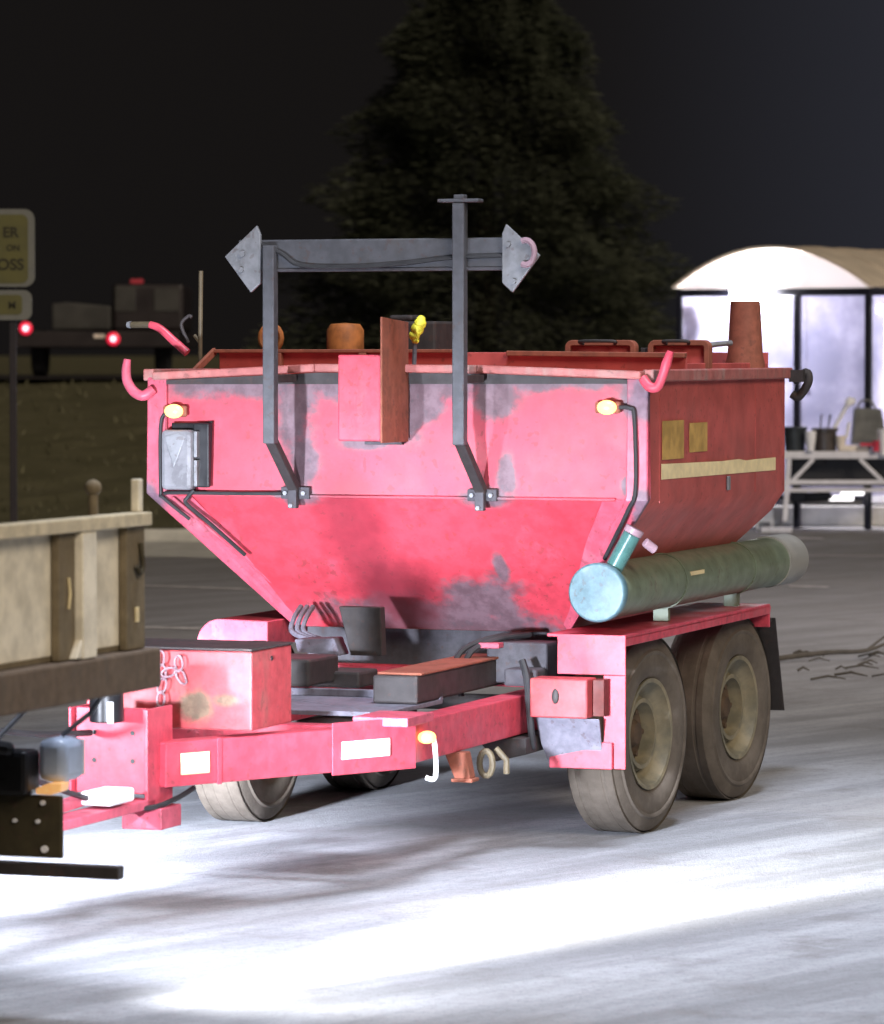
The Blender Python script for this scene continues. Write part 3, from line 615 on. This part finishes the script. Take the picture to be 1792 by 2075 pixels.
m = MB(); m.prism([(-.37, -.48, .755), (-.20, -.50, .765), (-.165, -.52, .70), (-.34, -.52, .71)], (0, .10, -.0)); tp(m, 'valve_cover', 'lilac_grey', .006)
m = MB()
for i, dx in enumerate((0, .025, .05)): m.tube([(-.46+dx, -.18, .86), (-.45+dx, -.28, .82), (-.43+dx, -.34, .77), (-.30+dx, -.40, .74), (-.2, -.45, .72)], .010, 8)
tp(m, 'hydraulic_hose', 'lilac_grey', 0, True)
m = MB()
for dx in (0, .04): m.tube([(.44+dx, -.20, .775), (.36+dx, -.34, .765), (.29+dx, -.45, .72), (.27+dx, -.50, .62), (.27+dx, -.5, .56)], .011, 8)
m.tube([(.55, -.50, .70), (.575, -.52, .64), (.59, -.54, .55), (.60, -.54, .43), (.60, -.52, .38)], .014, 8)
tp(m, 'rubber_hose', 'black_rubber', 0, True)
m = MB(); m.box(.36, .60, -.36, -.20, .60, .755); m.box(.47, .60, -.48, -.36, .60, .665); tp(m, 'engine_mount', 'grimy_grey', .01)
m = MB(); m.box(.35, .43, -.42, -.36, .735, .755); tp(m, 'pink_tab', 'flange_red', .003); bpy.data.objects['pink_tab'].name = 'mount_tab'
# tool box
m = MB(); m.box(-.30, .294, -2.50, -2.15, .602, .862); tbx = tp(m, 'tool_box', 'box_red', .006)
m = MB(); m.box(-.303, .297, -2.508, -2.145, .864, .872); tp(m, 'tool_box_lid', 'dark_steel', .003, parent=tbx)
m = MB(); m.rev([(-.002, 0), (-.002, .008), (.002, .008), (.002, 0)], 'X', 10, (.295, -2.33, .83)); tp(m, 'lock_hole', 'black_paint', 0, parent=tbx)
m = MB()
random.seed(4)
def link(m, c_, ang, L=.026, Wd=.014, r=.004, pl='XZ'):
    P = []
    for k in range(12):
        a = k*math.pi/6; u, v = L*math.cos(a), Wd*math.sin(a); uu = u*math.cos(ang)-v*math.sin(ang); vv = u*math.sin(ang)+v*math.cos(ang)
        P.append((c_[0]+uu, c_[1]+random.uniform(-.004, .004), c_[2]+vv))
    m.tube(P, r, 6, closed=True)
for i in range(5): link(m, (-.020+.006*math.sin(i), -2.525, .835-i*.045), 1.5+.3*math.sin(i*2.1))
for i in range(2): link(m, (.045+.01*math.sin(i*2), -2.525, .82-i*.045), 1.6+.5*math.sin(i*1.7))
for i in range(1): link(m, (.012, -2.53, .79-i*.04), .3+i*.8)
tp(m, 'safety_chain', 'chain_steel', 0, True)
# coupler
m = MB(); m.box(-.165, .085, -2.872, -2.85, .425, .70); m.box(-.178, -.168, -2.90, -2.72, .42, .70); m.box(.0875, .10, -2.90, -2.70, .385, .70); cp = tp(m, 'coupler_plate', 'frame_red', .003)
m = MB()
for x in (-.10, .035):
    for z in (.62, .53, ): m.rev([(-2.874, 0), (-2.874, .008), (-2.871, .008)], 'Y', 10, (x, 0, z))
tp(m, 'plate_hole', 'black_paint', 0, parent=cp)
m = MB(); m.tube([(-.03, -2.93, .66), (-.03, -2.93, .80)], .055, 20); jk = tp(m, 'jack_tube', 'black_paint', .004, True)
m = MB(); m.box(-.0, .022, -2.995, -2.985, .66, .73); tp(m, 'jack_glint', 'reflector_white', .004, parent=jk)  # white reflection on the jack tube, built as a bright plate
m = MB(); m.bar((.05, -2.84, .395), (.05, -3.75, .395), .10, .03); m.bar((.06, -2.86, .345), (.06, -2.70, .345), .14, .07); m.bar((-.05, -2.9, .43), (.02, -3.6, .43), .05, .03); dw = tp(m, 'drawbar', 'flange_red', .004)
m = MB(); m.tube([(.0+.05*math.cos(a*math.pi/8), -3.80+.06*math.sin(a*math.pi/8), .41) for a in range(16)], .02, 8, closed=True); tp(m, 'towing_eye', 'galvanised', 0, True, parent=dw)
m = MB(); m.box(-.0, .11, -3.20, -3.02, .42, .465); tp(m, 'drawbar_tag', 'plastic_white', .01, parent=dw)
m = MB(); m.tube([(.13, -2.6, .42), (.13, -2.75, .40), (.10, -2.9, .385), (.04, -3.1, .42), (-.0, -3.4, .50), (-.02, -3.8, .62), (0, -4.3, .75)], .009, 8); m.tube([(-.1, -2.9, .62), (-.15, -3.2, .64), (-.2, -3.6, .70), (-.1, -4.2, .80)], .010, 8); tp(m, 'brake_cable', 'black_rubber', 0, True)

# ================================================================== TRUCK
TK = thing('flatbed_truck', 'cream stake sided truck towing the red trailer, seen from its rear side', 'truck', T_ORG, T_ROT)
BXR, BY1, BY0 = .95, -4.80, -8.2
def kp(m, name, mat, bevel=.004, smooth=False, parent=TK):
    return m.build(name, mat, parent, bevel, smooth)
m = MB(); m.box(-.98, BXR+.012, BY0, BY1+.055, .938, 1.045); kp(m, 'bed_beam', 'truck_beam_brown', .008)
m = MB(); m.box(-.95, BXR-.04, BY0, BY1-.02, 1.046, 1.06); kp(m, 'bed_floor', 'truck_post_brown', .002)
for s in (1, -1):
    m = MB(); x = .90*s; x0, x1 = (x, x+.012) if s > 0 else (x-.012, x); m.box(x0, x1, BY0, BY1-.02, 1.06, 1.375); kp(m, 'bed_side', 'truck_cream', .003)
    m = MB(); a_, b_ = (.905, .96) if s > 0 else (-.96, -.905); m.box(a_, b_, BY0, BY1+.0, 1.376, 1.412); kp(m, 'top_rail', 'truck_beige_rail', .004)
    for k, yc in enumerate((-4.86, -5.29, -5.95, -6.6, -7.25, -7.9)):
        wd = .12 if k == 0 else .10
        m = MB(); a2, b2 = (.915, .938) if s > 0 else (-.938, -.915); m.box(a2, b2, yc-wd/2, yc+wd/2, 1.047, 1.374); kp(m, 'stake_post_shade', 'truck_post_brown', .004)  # dark uprights; shaded gaps beside the stakes are put into their brown
        if k:
            m = MB(); a3, b3 = (.915, .958) if s > 0 else (-.958, -.915); m.box(a3, b3, yc+wd/2+.004, yc+wd/2+.09, 1.047, 1.374); m.prism([(a3, yc+wd/2, 1.05), (a3, yc+wd/2-.04, 1.05), (a3, yc+wd/2, 1.10)], (b3-a3, 0, 0)); kp(m, 'stake_channel', 'truck_cream', .004)
m = MB(); m.box(.912, .935, -4.835, -4.805, 1.413, 1.50); kp(m, 'corner_stake', 'truck_cream', .003)
m = MB(); m.tube([(.80, -4.83, 1.08), (.80, -4.83, 1.46)], .014, 10); bmesh.ops.create_icosphere(m.bm, subdivisions=2, radius=.024, matrix=Matrix.Translation((.80, -4.83, 1.475))); kp(m, 'tail_pin', 'truck_post_brown', 0, True)
m = MB(); m.tube([(.942, -5.29, 1.26), (.946, -5.29, 1.22), (.942, -5.29, 1.18)], .004, 8); m.box(.939, .943, -4.87, -4.85, 1.12, 1.16); kp(m, 'latch_wire', 'sticker_cream', 0, True)
m = MB(); m.tube([(.942, -4.84, 1.33), (.95, -4.84, 1.27), (.95, -4.86, 1.25), (.95, -4.88, 1.27)], .007, 8); kp(m, 'rope_hook', 'truck_olive', 0, True)
m = MB(); m.box(-.9, .9, BY1-.03, BY1-.015, 1.061, 1.37); kp(m, 'tailgate', 'truck_cream', .003)
for s in (1, -1):
    m = MB(); a_, b_ = (.32, .40) if s > 0 else (-.40, -.32); m.box(a_, b_, -10.8, BY1-.02, .76, .93); kp(m, 'chassis_rail', 'black_paint', .004)
m = MB(); m.box(-.13, .13, -4.75, -4.62, .42, .78); m.bar((0, -4.62, .43), (0, -3.78, .40), .09, .06); kp(m, 'tow_hitch', 'black_paint', .006)
# rear lamp brackets, plates, and bumper bar
m = MB(); m.box(-.78, .775, -4.62, -4.58, .392, .428); kp(m, 'bumper_bar', 'dark_steel', .004)
for s in (1, -1):
    m = MB(); a_, b_ = sorted((s*.26, s*.615)); m.box(a_, b_, -4.64, -4.625, .447, .62); m.box(*sorted((s*.30, s*.34)), -4.665, -4.645, .40, .93); pl = kp(m, 'lamp_plate', 'truck_olive', .006)
    m = MB()
    for (bx_, bz, r) in ((.475, .548, .006), (.545, .548, .006), (.565, .472, .010), (.56, .60, .007)): m.rev([(-4.650, 0), (-4.650, r), (-4.641, r), (-4.641, 0)], 'Y', 10, (s*bx_, 0, bz))
    kp(m, 'rivet', 'plastic_white', 0, parent=pl)
    m = MB(); m.box(*sorted((s*.24, s*.535)), -4.70, -4.60, .621, .745); m.tube([(s*.30, -4.70, .75), (s*.40, -4.72, .765), (s*.50, -4.70, .748)], .02, 10); hb = kp(m, 'junction_box', 'black_paint', .015)
    m = MB(); m.box(*sorted((s*.537, s*.625)), -4.64, -4.50, .655, .775); wl = kp(m, 'work_lamp', 'lamp_housing_grey', .025, True)
    m = MB(); m.box(*sorted((s*.545, s*.617)), -4.499, -4.49, .665, .765); kp(m, 'lamp_glass', 'plastic_white', .004, parent=wl)
    m = MB(); m.prism([(s*.545, -4.66, .625), (s*.545, -4.66, .64), (s*.58, -4.66, .655), (s*.625, -4.66, .658), (s*.62, -4.66, .635), (s*.59, -4.66, .624)], (0, .05, 0)); kp(m, 'side_marker', 'amber_lens', .003, parent=wl)
m = MB(); m.tube([(.40, -4.66, .745), (.45, -4.5, .85), (.56, -4.55, .91), (.64, -4.7, .94)], .008, 8); m.tube([(.58, -4.56, .78), (.64, -4.5, .84), (.74, -4.6, .93)], .007, 8); kp(m, 'wiring_loom', 'post_grey', 0, True)
def twheel(x, y):
    o = bpy.data.objects.new('wheel', None); COL.objects.link(o); o.parent = TK; o.location = (x, y, .40)
    m = MB(); m.rev([(-.09, .23), (-.11, .30), (-.10, .37), (-.06, .40), (.06, .40), (.10, .37), (.11, .30), (.09, .23), (-.09, .23)], 'X', 40); m.build('tyre', 'black_rubber', o, 0, True)
    m = MB(); m.rev([(.09, .23), (.05, .2), (.03, .1), (.07, .08), (.07, 0)], 'X', 30); m.rev([(-.09, .23), (-.05, .2), (-.03, .1), (-.07, .08), (-.07, 0)], 'X', 30); m.build('rim', 'rim_dusty', o, 0, True)
    return o
tw = twheel(.74, -7.0)
for (x, y) in ((-.74, -7.0), (.74, -9.9), (-.74, -9.9)): c_ = copy_tree(tw, TK); c_.location = (x, y, .40)
m = MB(); m.prism([(-.92, -8.35, .55), (-.92, -8.35, 2.05), (-.92, -9.5, 2.05), (-.92, -10.0, 1.45), (-.92, -10.7, 1.3), (-.92, -10.75, .55)], (1.84, 0, 0)); cbn = kp(m, 'cab', 'truck_cream', .05)
for s in (1, -1): m = MB(); x = s*.925; m.prism([(x, -8.6, 1.45), (x, -8.6, 1.95), (x, -9.45, 1.95), (x, -9.85, 1.45)], (s*.006, 0, 0)); kp(m, 'cab_window', 'glass_dark', .0, parent=cbn)
m = MB(); m.prism([(-.8, -9.56, 1.99), (.8, -9.56, 1.99), (.8, -9.98, 1.49), (-.8, -9.98, 1.49)], (0, -.01, .008)); kp(m, 'windscreen', 'glass_dark', 0, parent=cbn)

# ================================================================== SHELTER
SH = thing('bus_shelter', 'brightly lit glass walled shelter with a rounded barrel roof', 'shelter', (2.57, 44.0, 0), R(-32))
# local x along the arch end, y into depth
cw = 1.94/math.cos(R(32)); WS = cw*.985; DP = 4.6; ZS, ZA = 2.55, 2.97
def sp_(m, name, mat, bevel=.0, smooth=False, parent=SH): return m.build(name, mat, parent, bevel, smooth)
def arch(n=18, z_off=0, x0=0., x1=WS): return [(x0+(x1-x0)*k/n, ZS+z_off+(ZA-ZS)*(1-((2*k/n)-1)**2)) for k in range(n+1)]
m = MB(); ap = arch(x0=-.05, x1=WS+.05)
for (a_, b_) in zip(ap, ap[1:]):
    m.loft([[(a_[0], -.1, a_[1]), (b_[0], -.1, b_[1]), (b_[0], -.1, b_[1]+.025), (a_[0], -.1, a_[1]+.025)], [(a_[0], DP, a_[1]), (b_[0], DP, b_[1]), (b_[0], DP, b_[1]+.025), (a_[0], DP, a_[1]+.025)]])
for yy in (.8, 1.6, 2.4, 3.2, 4.0):
    for (a_, b_) in zip(ap, ap[1:]): m.bar((a_[0], yy, a_[1]+.03), (b_[0], yy, b_[1]+.03), .06, .02)
sp_(m, 'barrel_roof', 'roof_cream', 0, True)
m = MB(); m.prism([(x, .0, z-.01) for x, z in arch()] , (0, .02, 0)); sp_(m, 'roof_end', 'roof_translucent')
m = MB(); m.box(-.03, WS+.03, -.03, .03, ZS-.085, ZS-.011); m.box(WS-.03, WS+.03, .031, DP, ZS-.085, ZS-.011); m.box(-.03, .03, .031, DP, ZS-.085, ZS-.011); sp_(m, 'eaves_beam', 'frame_navy', .004)
for (x, y) in ((0, 0), (WS*.63, 0), (WS, 0), (WS, 1.5), (WS, 3.0), (WS, DP-.04), (0, DP-.04), (0, 2.3)):
    m = MB(); m.box(x-.032, x+.032, y-.032, y+.032, 0, ZS-.086); sp_(m, 'frame_post', 'frame_navy', .003)
m = MB(); m.box(.035, WS*.63-.035, -.005, .005, .35, ZS-.09); sp_(m, 'glass_pane', 'frosted_glass')
m = MB(); m.box(WS*.63+.035, WS-.035, -.005, .005, .35, ZS-.09); sp_(m, 'glass_pane', 'frosted_glass')
m = MB(); m.box(WS-.005, WS+.005, .035, 1.465, .35, ZS-.09); sp_(m, 'glass_pane', 'frosted_glass')
m = MB(); m.box(WS-.005, WS+.005, 1.535, 2.965, .35, ZS-.09); sp_(m, 'glass_pane', 'frosted_glass')
m = MB(); m.box(-.005, .005, .035, 2.265, .35, ZS-.09); sp_(m, 'glass_pane', 'frosted_glass')
m = MB(); m.box(.035, WS-.035, DP-.06, DP-.04, .1, ZS-.09); sp_(m, 'back_wall', 'white_metal')
m = MB(); m.box(.035, WS*.63-.035, -.02, .02, .30, .345); m.box(WS*.63+.035, WS-.035, -.02, .02, .30, .345); sp_(m, 'bottom_rail', 'frame_navy')
m = MB(); lx = .92; m.box(lx-.24, lx+.24, -.16, -.06, ZS-.17, ZS+.06); fl_ = sp_(m, 'flood_lamp', 'lamp_white', .03)  # oversized lamp box, its glare built into the shape
m = MB(); m.box(WS+.04, WS+.07, .1, .9, 2.27, 2.36); m.box(WS+.04, WS+.09, .30, .36, 1.25, 2.27); sp_(m, 'strip_lamp', 'tube_white', .01)
m = MB(); m.prism([(.10, .25, 1.7), (.20, .25, 1.95), (.24, .25, 2.2), (.17, .25, 2.36), (.30, .25, 2.36), (.36, .25, 2.2), (.28, .25, 1.9), (.26, .25, 1.6)], (0, .05, 0))
tag(m.build('hanging_cloth', 'red_cloth'), 'red cloth hanging inside the left end of the lit shelter', 'cloth'); o = bpy.data.objects['hanging_cloth']; o.location = SH.location; o.rotation_euler = SH.rotation_euler
m = MB(); bmesh.ops.create_icosphere(m.bm, subdivisions=3, radius=.04); bl = m.build('light_bulb', 'tube_white', smooth=True); bl.location = (3.86, 43.25, 1.50); tag(bl, 'small round white bulb glowing before the shelter glass', 'bulb')
m = MB(); m.tube([(0, 0, .04), (0, 0, 1.3)], .004, 6); m.build('cord', 'frame_navy', bl)

# ================================================================== TABLE AND THINGS ON IT
TB = thing('white_table', 'white metal frame table with crossed braces in front of the shelter', 'table', (3.48, 42.0, 0))
m = MB(); m.box(0, 1.5, 0, .8, .762, .84); m.build('table_top', 'white_metal', TB, .01)
m = MB(); m.bar((.06, .02, .12), (.10, .02, .76), .09, .05); m.build('leg', 'white_metal', TB, .004)
m = MB(); m.bar((1.05, -.02, .0), (1.05, -.02, .53), .09, .05); m.build('leg', 'white_metal', TB, .004)
m = MB(); m.bar((.06, .75, .0), (.06, .75, .76), .07, .05); m.build('leg', 'white_metal', TB, .004)
m = MB(); m.bar((1.45, .75, .0), (1.45, .75, .76), .07, .05); m.build('leg', 'white_metal', TB, .004)
for a_, b_ in (((.13, -.01, .53), (.35, -.01, .76)), ((1.07, -.01, .53), (.83, -.01, .76))):
    m = MB(); m.bar(a_, b_, .04, .045, up=(0, 1, 0)); m.build('brace', 'white_metal', TB, .004)
m = MB(); m.box(.0, 1.5, -.03, .02, .50, .545); m.box(.02, 1.5, -.03, .3, .42, .455); m.build('lower_shelf', 'white_metal', TB, .006)
m = MB(); m.bar((-.18, .0, .03), (.12, -.1, .03), .05, .05); m.build('foot', 'white_metal', TB, .004)
def lathe(name, mat, x, y, z, prof, label, cat, group=None):
    m = MB(); m.rev(prof, 'Z', 24, (0, 0, 0)); o = m.build(name, mat, smooth=True); o.location = (x, y, z); tag(o, label, cat, group); return o
lathe('bucket', 'pot_dark', 3.655, 42.15, .842, [(0, 0), (0, .10), (.24, .125), (.25, .14), (.235, .12), (.02, .1), (.02, 0)], 'dark bucket at the left end of the white table', 'bucket')
pt = lathe('cooking_pot', 'pot_brown', 3.965, 42.15, .842, [(0, 0), (0, .115), (.20, .12), (.205, .14), (.235, .14), (.24, .05), (.245, 0)], 'dark lidded pot with two upright handles on the white table', 'pot')
m = MB(); m.tube([(-.05, 0, .20), (-.04, 0, .36), (-.03, 0, .375)], .010, 8); m.tube([(.03, 0, .20), (.05, 0, .35), (.06, 0, .375)], .010, 8); m.build('handle', 'pot_dark', pt, smooth=True)
lathe('paper_cup', 'plastic_white', 3.80, 41.98, .842, [(0, 0), (0, .035), (.13, .055), (.21, .06), (.21, 0)], 'white cup between the dark bucket and the dark pot', 'cup')
lathe('paper_cup', 'plastic_cream', 4.12, 42.05, .842, [(0, 0), (0, .04), (.16, .055), (.16, 0)], 'cream cup just right of the dark pot', 'cup')
lathe('paper_cup', 'plastic_white', 4.56, 41.98, .80, [(0, 0), (0, .05), (.27, .07), (.27, 0)], 'large white cup at the right edge of the picture', 'cup')
m = MB(); m.tube([(0, 0, 0), (.09, 0, .17), (.16, 0, .30)], .022, 10); m.tube([(.16, 0, .30), (.19, 0, .34), (.24, 0, .33)], [.045, .05, .03], 12); m.tube([(.15, 0, -.05), (.18, 0, .12)], .018, 10); o = m.build('desk_lamp', 'plastic_white', smooth=True); o.location = (4.04, 42.2, 1.02); tag(o, 'white lamp with tilted arm leaning over the white table', 'lamp')
m = MB(); m.prism([(0, 0, 0), (.36, 0, 0), (.30, 0, .37), (.03, 0, .38)], (0, .2, 0)); m.tube([(.06, .1, .37), (.1, .1, .45), (.2, .1, .45), (.25, .1, .37)], .012, 8); o = m.build('shopping_bag', 'bag_grey', bevel=.03); o.location = (4.26, 42.25, .905); tag(o, 'tall dark grey bag standing at the right of the white table', 'bag')
m = MB(); m.box(0, .3, 0, .2, 0, .06); o = m.build('food_tray', 'plastic_cream', bevel=.01); o.location = (4.1, 42.0, .842); tag(o, 'low pinkish tray on the table below the grey bag', 'tray')
m = MB(); m.rev([(0, 0), (0, .035), (.11, .035), (.11, 0)], 'Z', 20); m.bar((-.16, 0, .07), (-.03, 0, .07), .05, .03); o = m.build('sauce_jar', 'plastic_red', smooth=True); o.location = (4.47, 41.95, .842); tag(o, 'small red jar on the white table near the large white cup', 'jar')
# under the table
m = MB(); m.box(.15, 1.3, .25, .55, .47, .76); m.box(.20, .48, .1, .12, .70, .76); o = m.build('storage_crate', 'crate_black', bevel=.02); o.location = (3.48, 42.0, 0); tag(o, 'wide black crate stored on the shelf under the white table', 'crate')
m = MB(); m.box(0, .17, 0, .2, 0, .13); o = m.build('camp_stove', 'crate_black', bevel=.02); m2_ = MB(); m2_.tube([(.17, .1, .05), (.38, .1, .06), (.42, .1, .09)], .05, 10); m2_.build('gas_hose', 'black_rubber', o, smooth=True); o.location = (3.63, 42.3, .30); tag(o, 'small black stove hanging below the shelf of the white table', 'stove')
for (x, z, l_) in ((3.98, .31, .33), (4.18, .37, .24)):
    m = MB(); m.box(0, l_, 0, .04, 0, .05); o = m.build('led_strip', 'tube_white', bevel=.01); o.location = (x, 42.6, z); tag(o, 'glowing white strip under the table, '+('the lower and longer one' if z < .35 else 'the upper and shorter one'), 'strip light', 'glowing strips under the table')
m = MB(); m.box(-.2, 1.8, 0, .12, 0, .22); o = m.build('kerb', 'concrete', bevel=.02); o.location = (3.55, 43.5, 0); tag(o, kind='structure')
m = MB(); m.box(0, .17, 0, .15, .10, .24); m.box(.0, .02, 0, .15, 0, .10); m.box(.15, .17, 0, .15, 0, .10); o = m.build('low_stool', 'plastic_white', bevel=.01); o.location = (3.28, 42.4, 0); tag(o, 'low white stool left of the white table', 'stool')

# fallen branch on the ground
m = MB(); random.seed(21)
tw_ = MB()
for i in range(26):
    x = random.uniform(-.35, .45); y = random.uniform(-1.4, .9); a = random.uniform(-.5, .35); l_ = random.uniform(.06, .2); k = random.uniform(.004, .009)
    tw_.tube([(x, y, .012), (x+l_*.5*math.cos(a), y+l_*.5*math.sin(a), .03), (x+l_*math.cos(a), y+l_*math.sin(a), .012)], [k, k, k*.5], 6)
o = tw_.build('twig_litter', 'dry_twig', smooth=True); o.location = (2.4, 24.0, 0); tag(o, 'small dry twigs littered over the pavement behind the trailer', 'twigs', kind='stuff')
m.tube([(-.45, .2, .02), (-.1, .35, .05), (.15, .4, .06), (.4, .75, .12)], [.018, .015, .012, .006], 8); m.tube([(.15, .4, .06), (.3, .9, .10), (.45, 1.3, .14)], [.01, .008, .004], 6)
o = m.build('fallen_branch', 'dry_twig', smooth=True); o.location = (2.4, 24.0, 0); tag(o, 'forked dry branch lying on the pavement right of the rear mud flap', 'branch')

# ================================================================== SIGN
SG = thing('road_sign', 'yellow and white roadside sign board cut off by the left edge', 'sign', (-3.45, 30.0, 0))
def rrect(x0, x1, z0, z1, r, n=8):
    P = []
    for (cx_, cz_, a0) in ((x1-r, z1-r, 0), (x0+r, z1-r, 90), (x0+r, z0+r, 180), (x1-r, z0+r, 270)):
        for k in range(n+1): a = R(a0+90*k/n); P.append((cx_+r*math.cos(a), cz_+r*math.sin(a)))
    return P
m = MB(); m.prism([(x, 0, z) for x, z in rrect(-.45, .452, 2.335, 2.905, .075)], (0, .03, 0)); m.build('sign_board', 'sign_white', SG)
m = MB(); m.prism([(x, -.004, z) for x, z in rrect(-.42, .405, 2.36, 2.865, .05)], (0, .0035, 0)); m.build('sign_face', 'sign_yellow', SG)
m = MB(); m.prism([(x, 0, z) for x, z in rrect(-.45, .43, 2.09, 2.31, .06)], (0, .03, 0)); m.build('lower_board', 'sign_white', SG)
m = MB(); m.prism([(x, -.004, z) for x, z in rrect(-.42, .36, 2.13, 2.275, .03)], (0, .0035, 0)); m.build('lower_face', 'sign_yellow', SG)
m = MB(); m.box(.26, .31, .031, .08, 0, 2.85); m.box(-.31, -.26, .031, .08, 0, 2.85); m.build('sign_post', 'vehicle_dark', SG, .004)
for (s_, sz, x, z) in (('ER', .105, .335, 2.70), ('ON', .062, .345, 2.60), ('OSS', .115, .375, 2.46), ('M', .075, .315, 2.175)):
    text_mesh('lettering', s_, sz, 'sign_ink', SG, Matrix.Translation((x, -.006, z)) @ Matrix.Rotation(R(90), 4, 'X'))

# ================================================================== PARKED TRUCK FAR BEHIND
gz = bank_h(-5, 62)+.05
PV = thing('parked_truck', 'dark parked truck with two red tail lamps beyond the grass bank', 'truck', (-5.2, 62, gz))
m = MB(); m.box(-1.35, 1.2, 0, 4.5, .45, .70); m.build('chassis', 'vehicle_dark', PV, .02)
m = MB(); m.prism([(-.75, .1, .72), (-.75, .1, 1.12), (-.5, .1, 1.14), (.15, .1, 1.08), (.15, .1, .72)], (0, 3.0, 0)); m.build('load_body', 'vehicle_grey', PV, .03)
m = MB(); m.box(.16, 1.25, .3, 2.6, .70, 1.42); cb_ = m.build('cab', 'vehicle_dark', PV, .06)
m = MB(); m.box(.20, .52, .28, .295, 1.0, 1.38); m.build('cab_window', 'vehicle_grey', cb_, .02)
m = MB(); m.box(.80, 1.18, .28, .295, 1.0, 1.35); m.build('cab_window', 'vehicle_grey', cb_, .02)
m = MB(); m.box(.42, .62, .4, .6, 1.422, 1.50); m.build('roof_beacon', 'red_cloth', cb_, .02)
for x in (-1.0, .9):
    m = MB(); m.rev([(-.12, 0), (-.12, .30), (-.09, .36), (.09, .36), (.12, .30), (.12, 0)], 'X', 28, (x, .9, .36)); m.build('wheel', 'black_rubber', PV, smooth=True)
for (x, z) in ((-1.13, 2.24-gz), (.20, 2.08-gz)):
    m = MB(); m.box(x-.10, x+.10, -.03, .0, z-.09, z+.09); h_ = m.build('tail_lamp', 'vehicle_dark', PV, .02)
    m = MB(); bmesh.ops.create_uvsphere(m.bm, u_segments=20, v_segments=12, radius=1, matrix=Matrix.Translation((x, -.035, z)) @ Matrix.Diagonal((.10, .03, .10, 1))); ln = m.build('lamp_lens', 'red_lamp', h_, smooth=True)  # red lens enlarged to carry the lamp's halo
    m = MB(); bmesh.ops.create_uvsphere(m.bm, u_segments=16, v_segments=10, radius=1, matrix=Matrix.Translation((x, -.06, z)) @ Matrix.Diagonal((.042, .02, .042, 1))); m.build('bulb', 'red_core', h_, smooth=True)
m = MB(); m.box(-.10, .07, -.03, .0, 2.09-gz, 2.15-gz); m.build('side_marker', 'marker_cream', PV, .01)

# ================================================================== CONIFER
def conifer(name, x, y, zb, H, Rb, n, label, seed):
    random.seed(seed); t = thing(name, label, 'tree', (x, y, zb))
    m = MB(); m.tube([(0, 0, -.3), (0, 0, H*.5), (0, 0, H*.98)], [.22, .12, .02], 10); m.build('trunk', 'bark', t, smooth=True)
    m = MB(); k = 0
    while k < n:
        h = random.random()**1.25; 
        z = .4 + (H-.4)*h; ra = Rb*(1-h)**.85*(1+.10*math.sin(z*5.1))
        a = random.uniform(0, 2*math.pi); ra *= 1+.16*math.sin(a*5+z*2.3)+.08*math.sin(a*11-z*4)
        rr = ra*(random.random()**.35); droop = -.25*rr
        px_, py_, pz_ = rr*math.cos(a), rr*math.sin(a), z+droop*.5
        # a short spray of needle cards pointing outwards
        for q in range(3):
            aa = a+random.uniform(-.7, .7); L = random.uniform(.09, .24); wd = random.uniform(.015, .04); dz = random.uniform(-.16, .10)
            d = Vector((math.cos(aa), math.sin(aa), dz)); sd = Vector((-math.sin(aa), math.cos(aa), random.uniform(-.5, .5)))*wd; p = Vector((px_, py_, pz_))
            m.poly([tuple(p-sd), tuple(p+sd), tuple(p+d*L)])
        k += 1
    m.build('crown', 'conifer_leaf', t); return t
conifer('spruce_tree', .75, 70, .9, 9.2, 3.8, 85000, 'tall dark spruce tree rising in the night sky behind the trailer', 2)
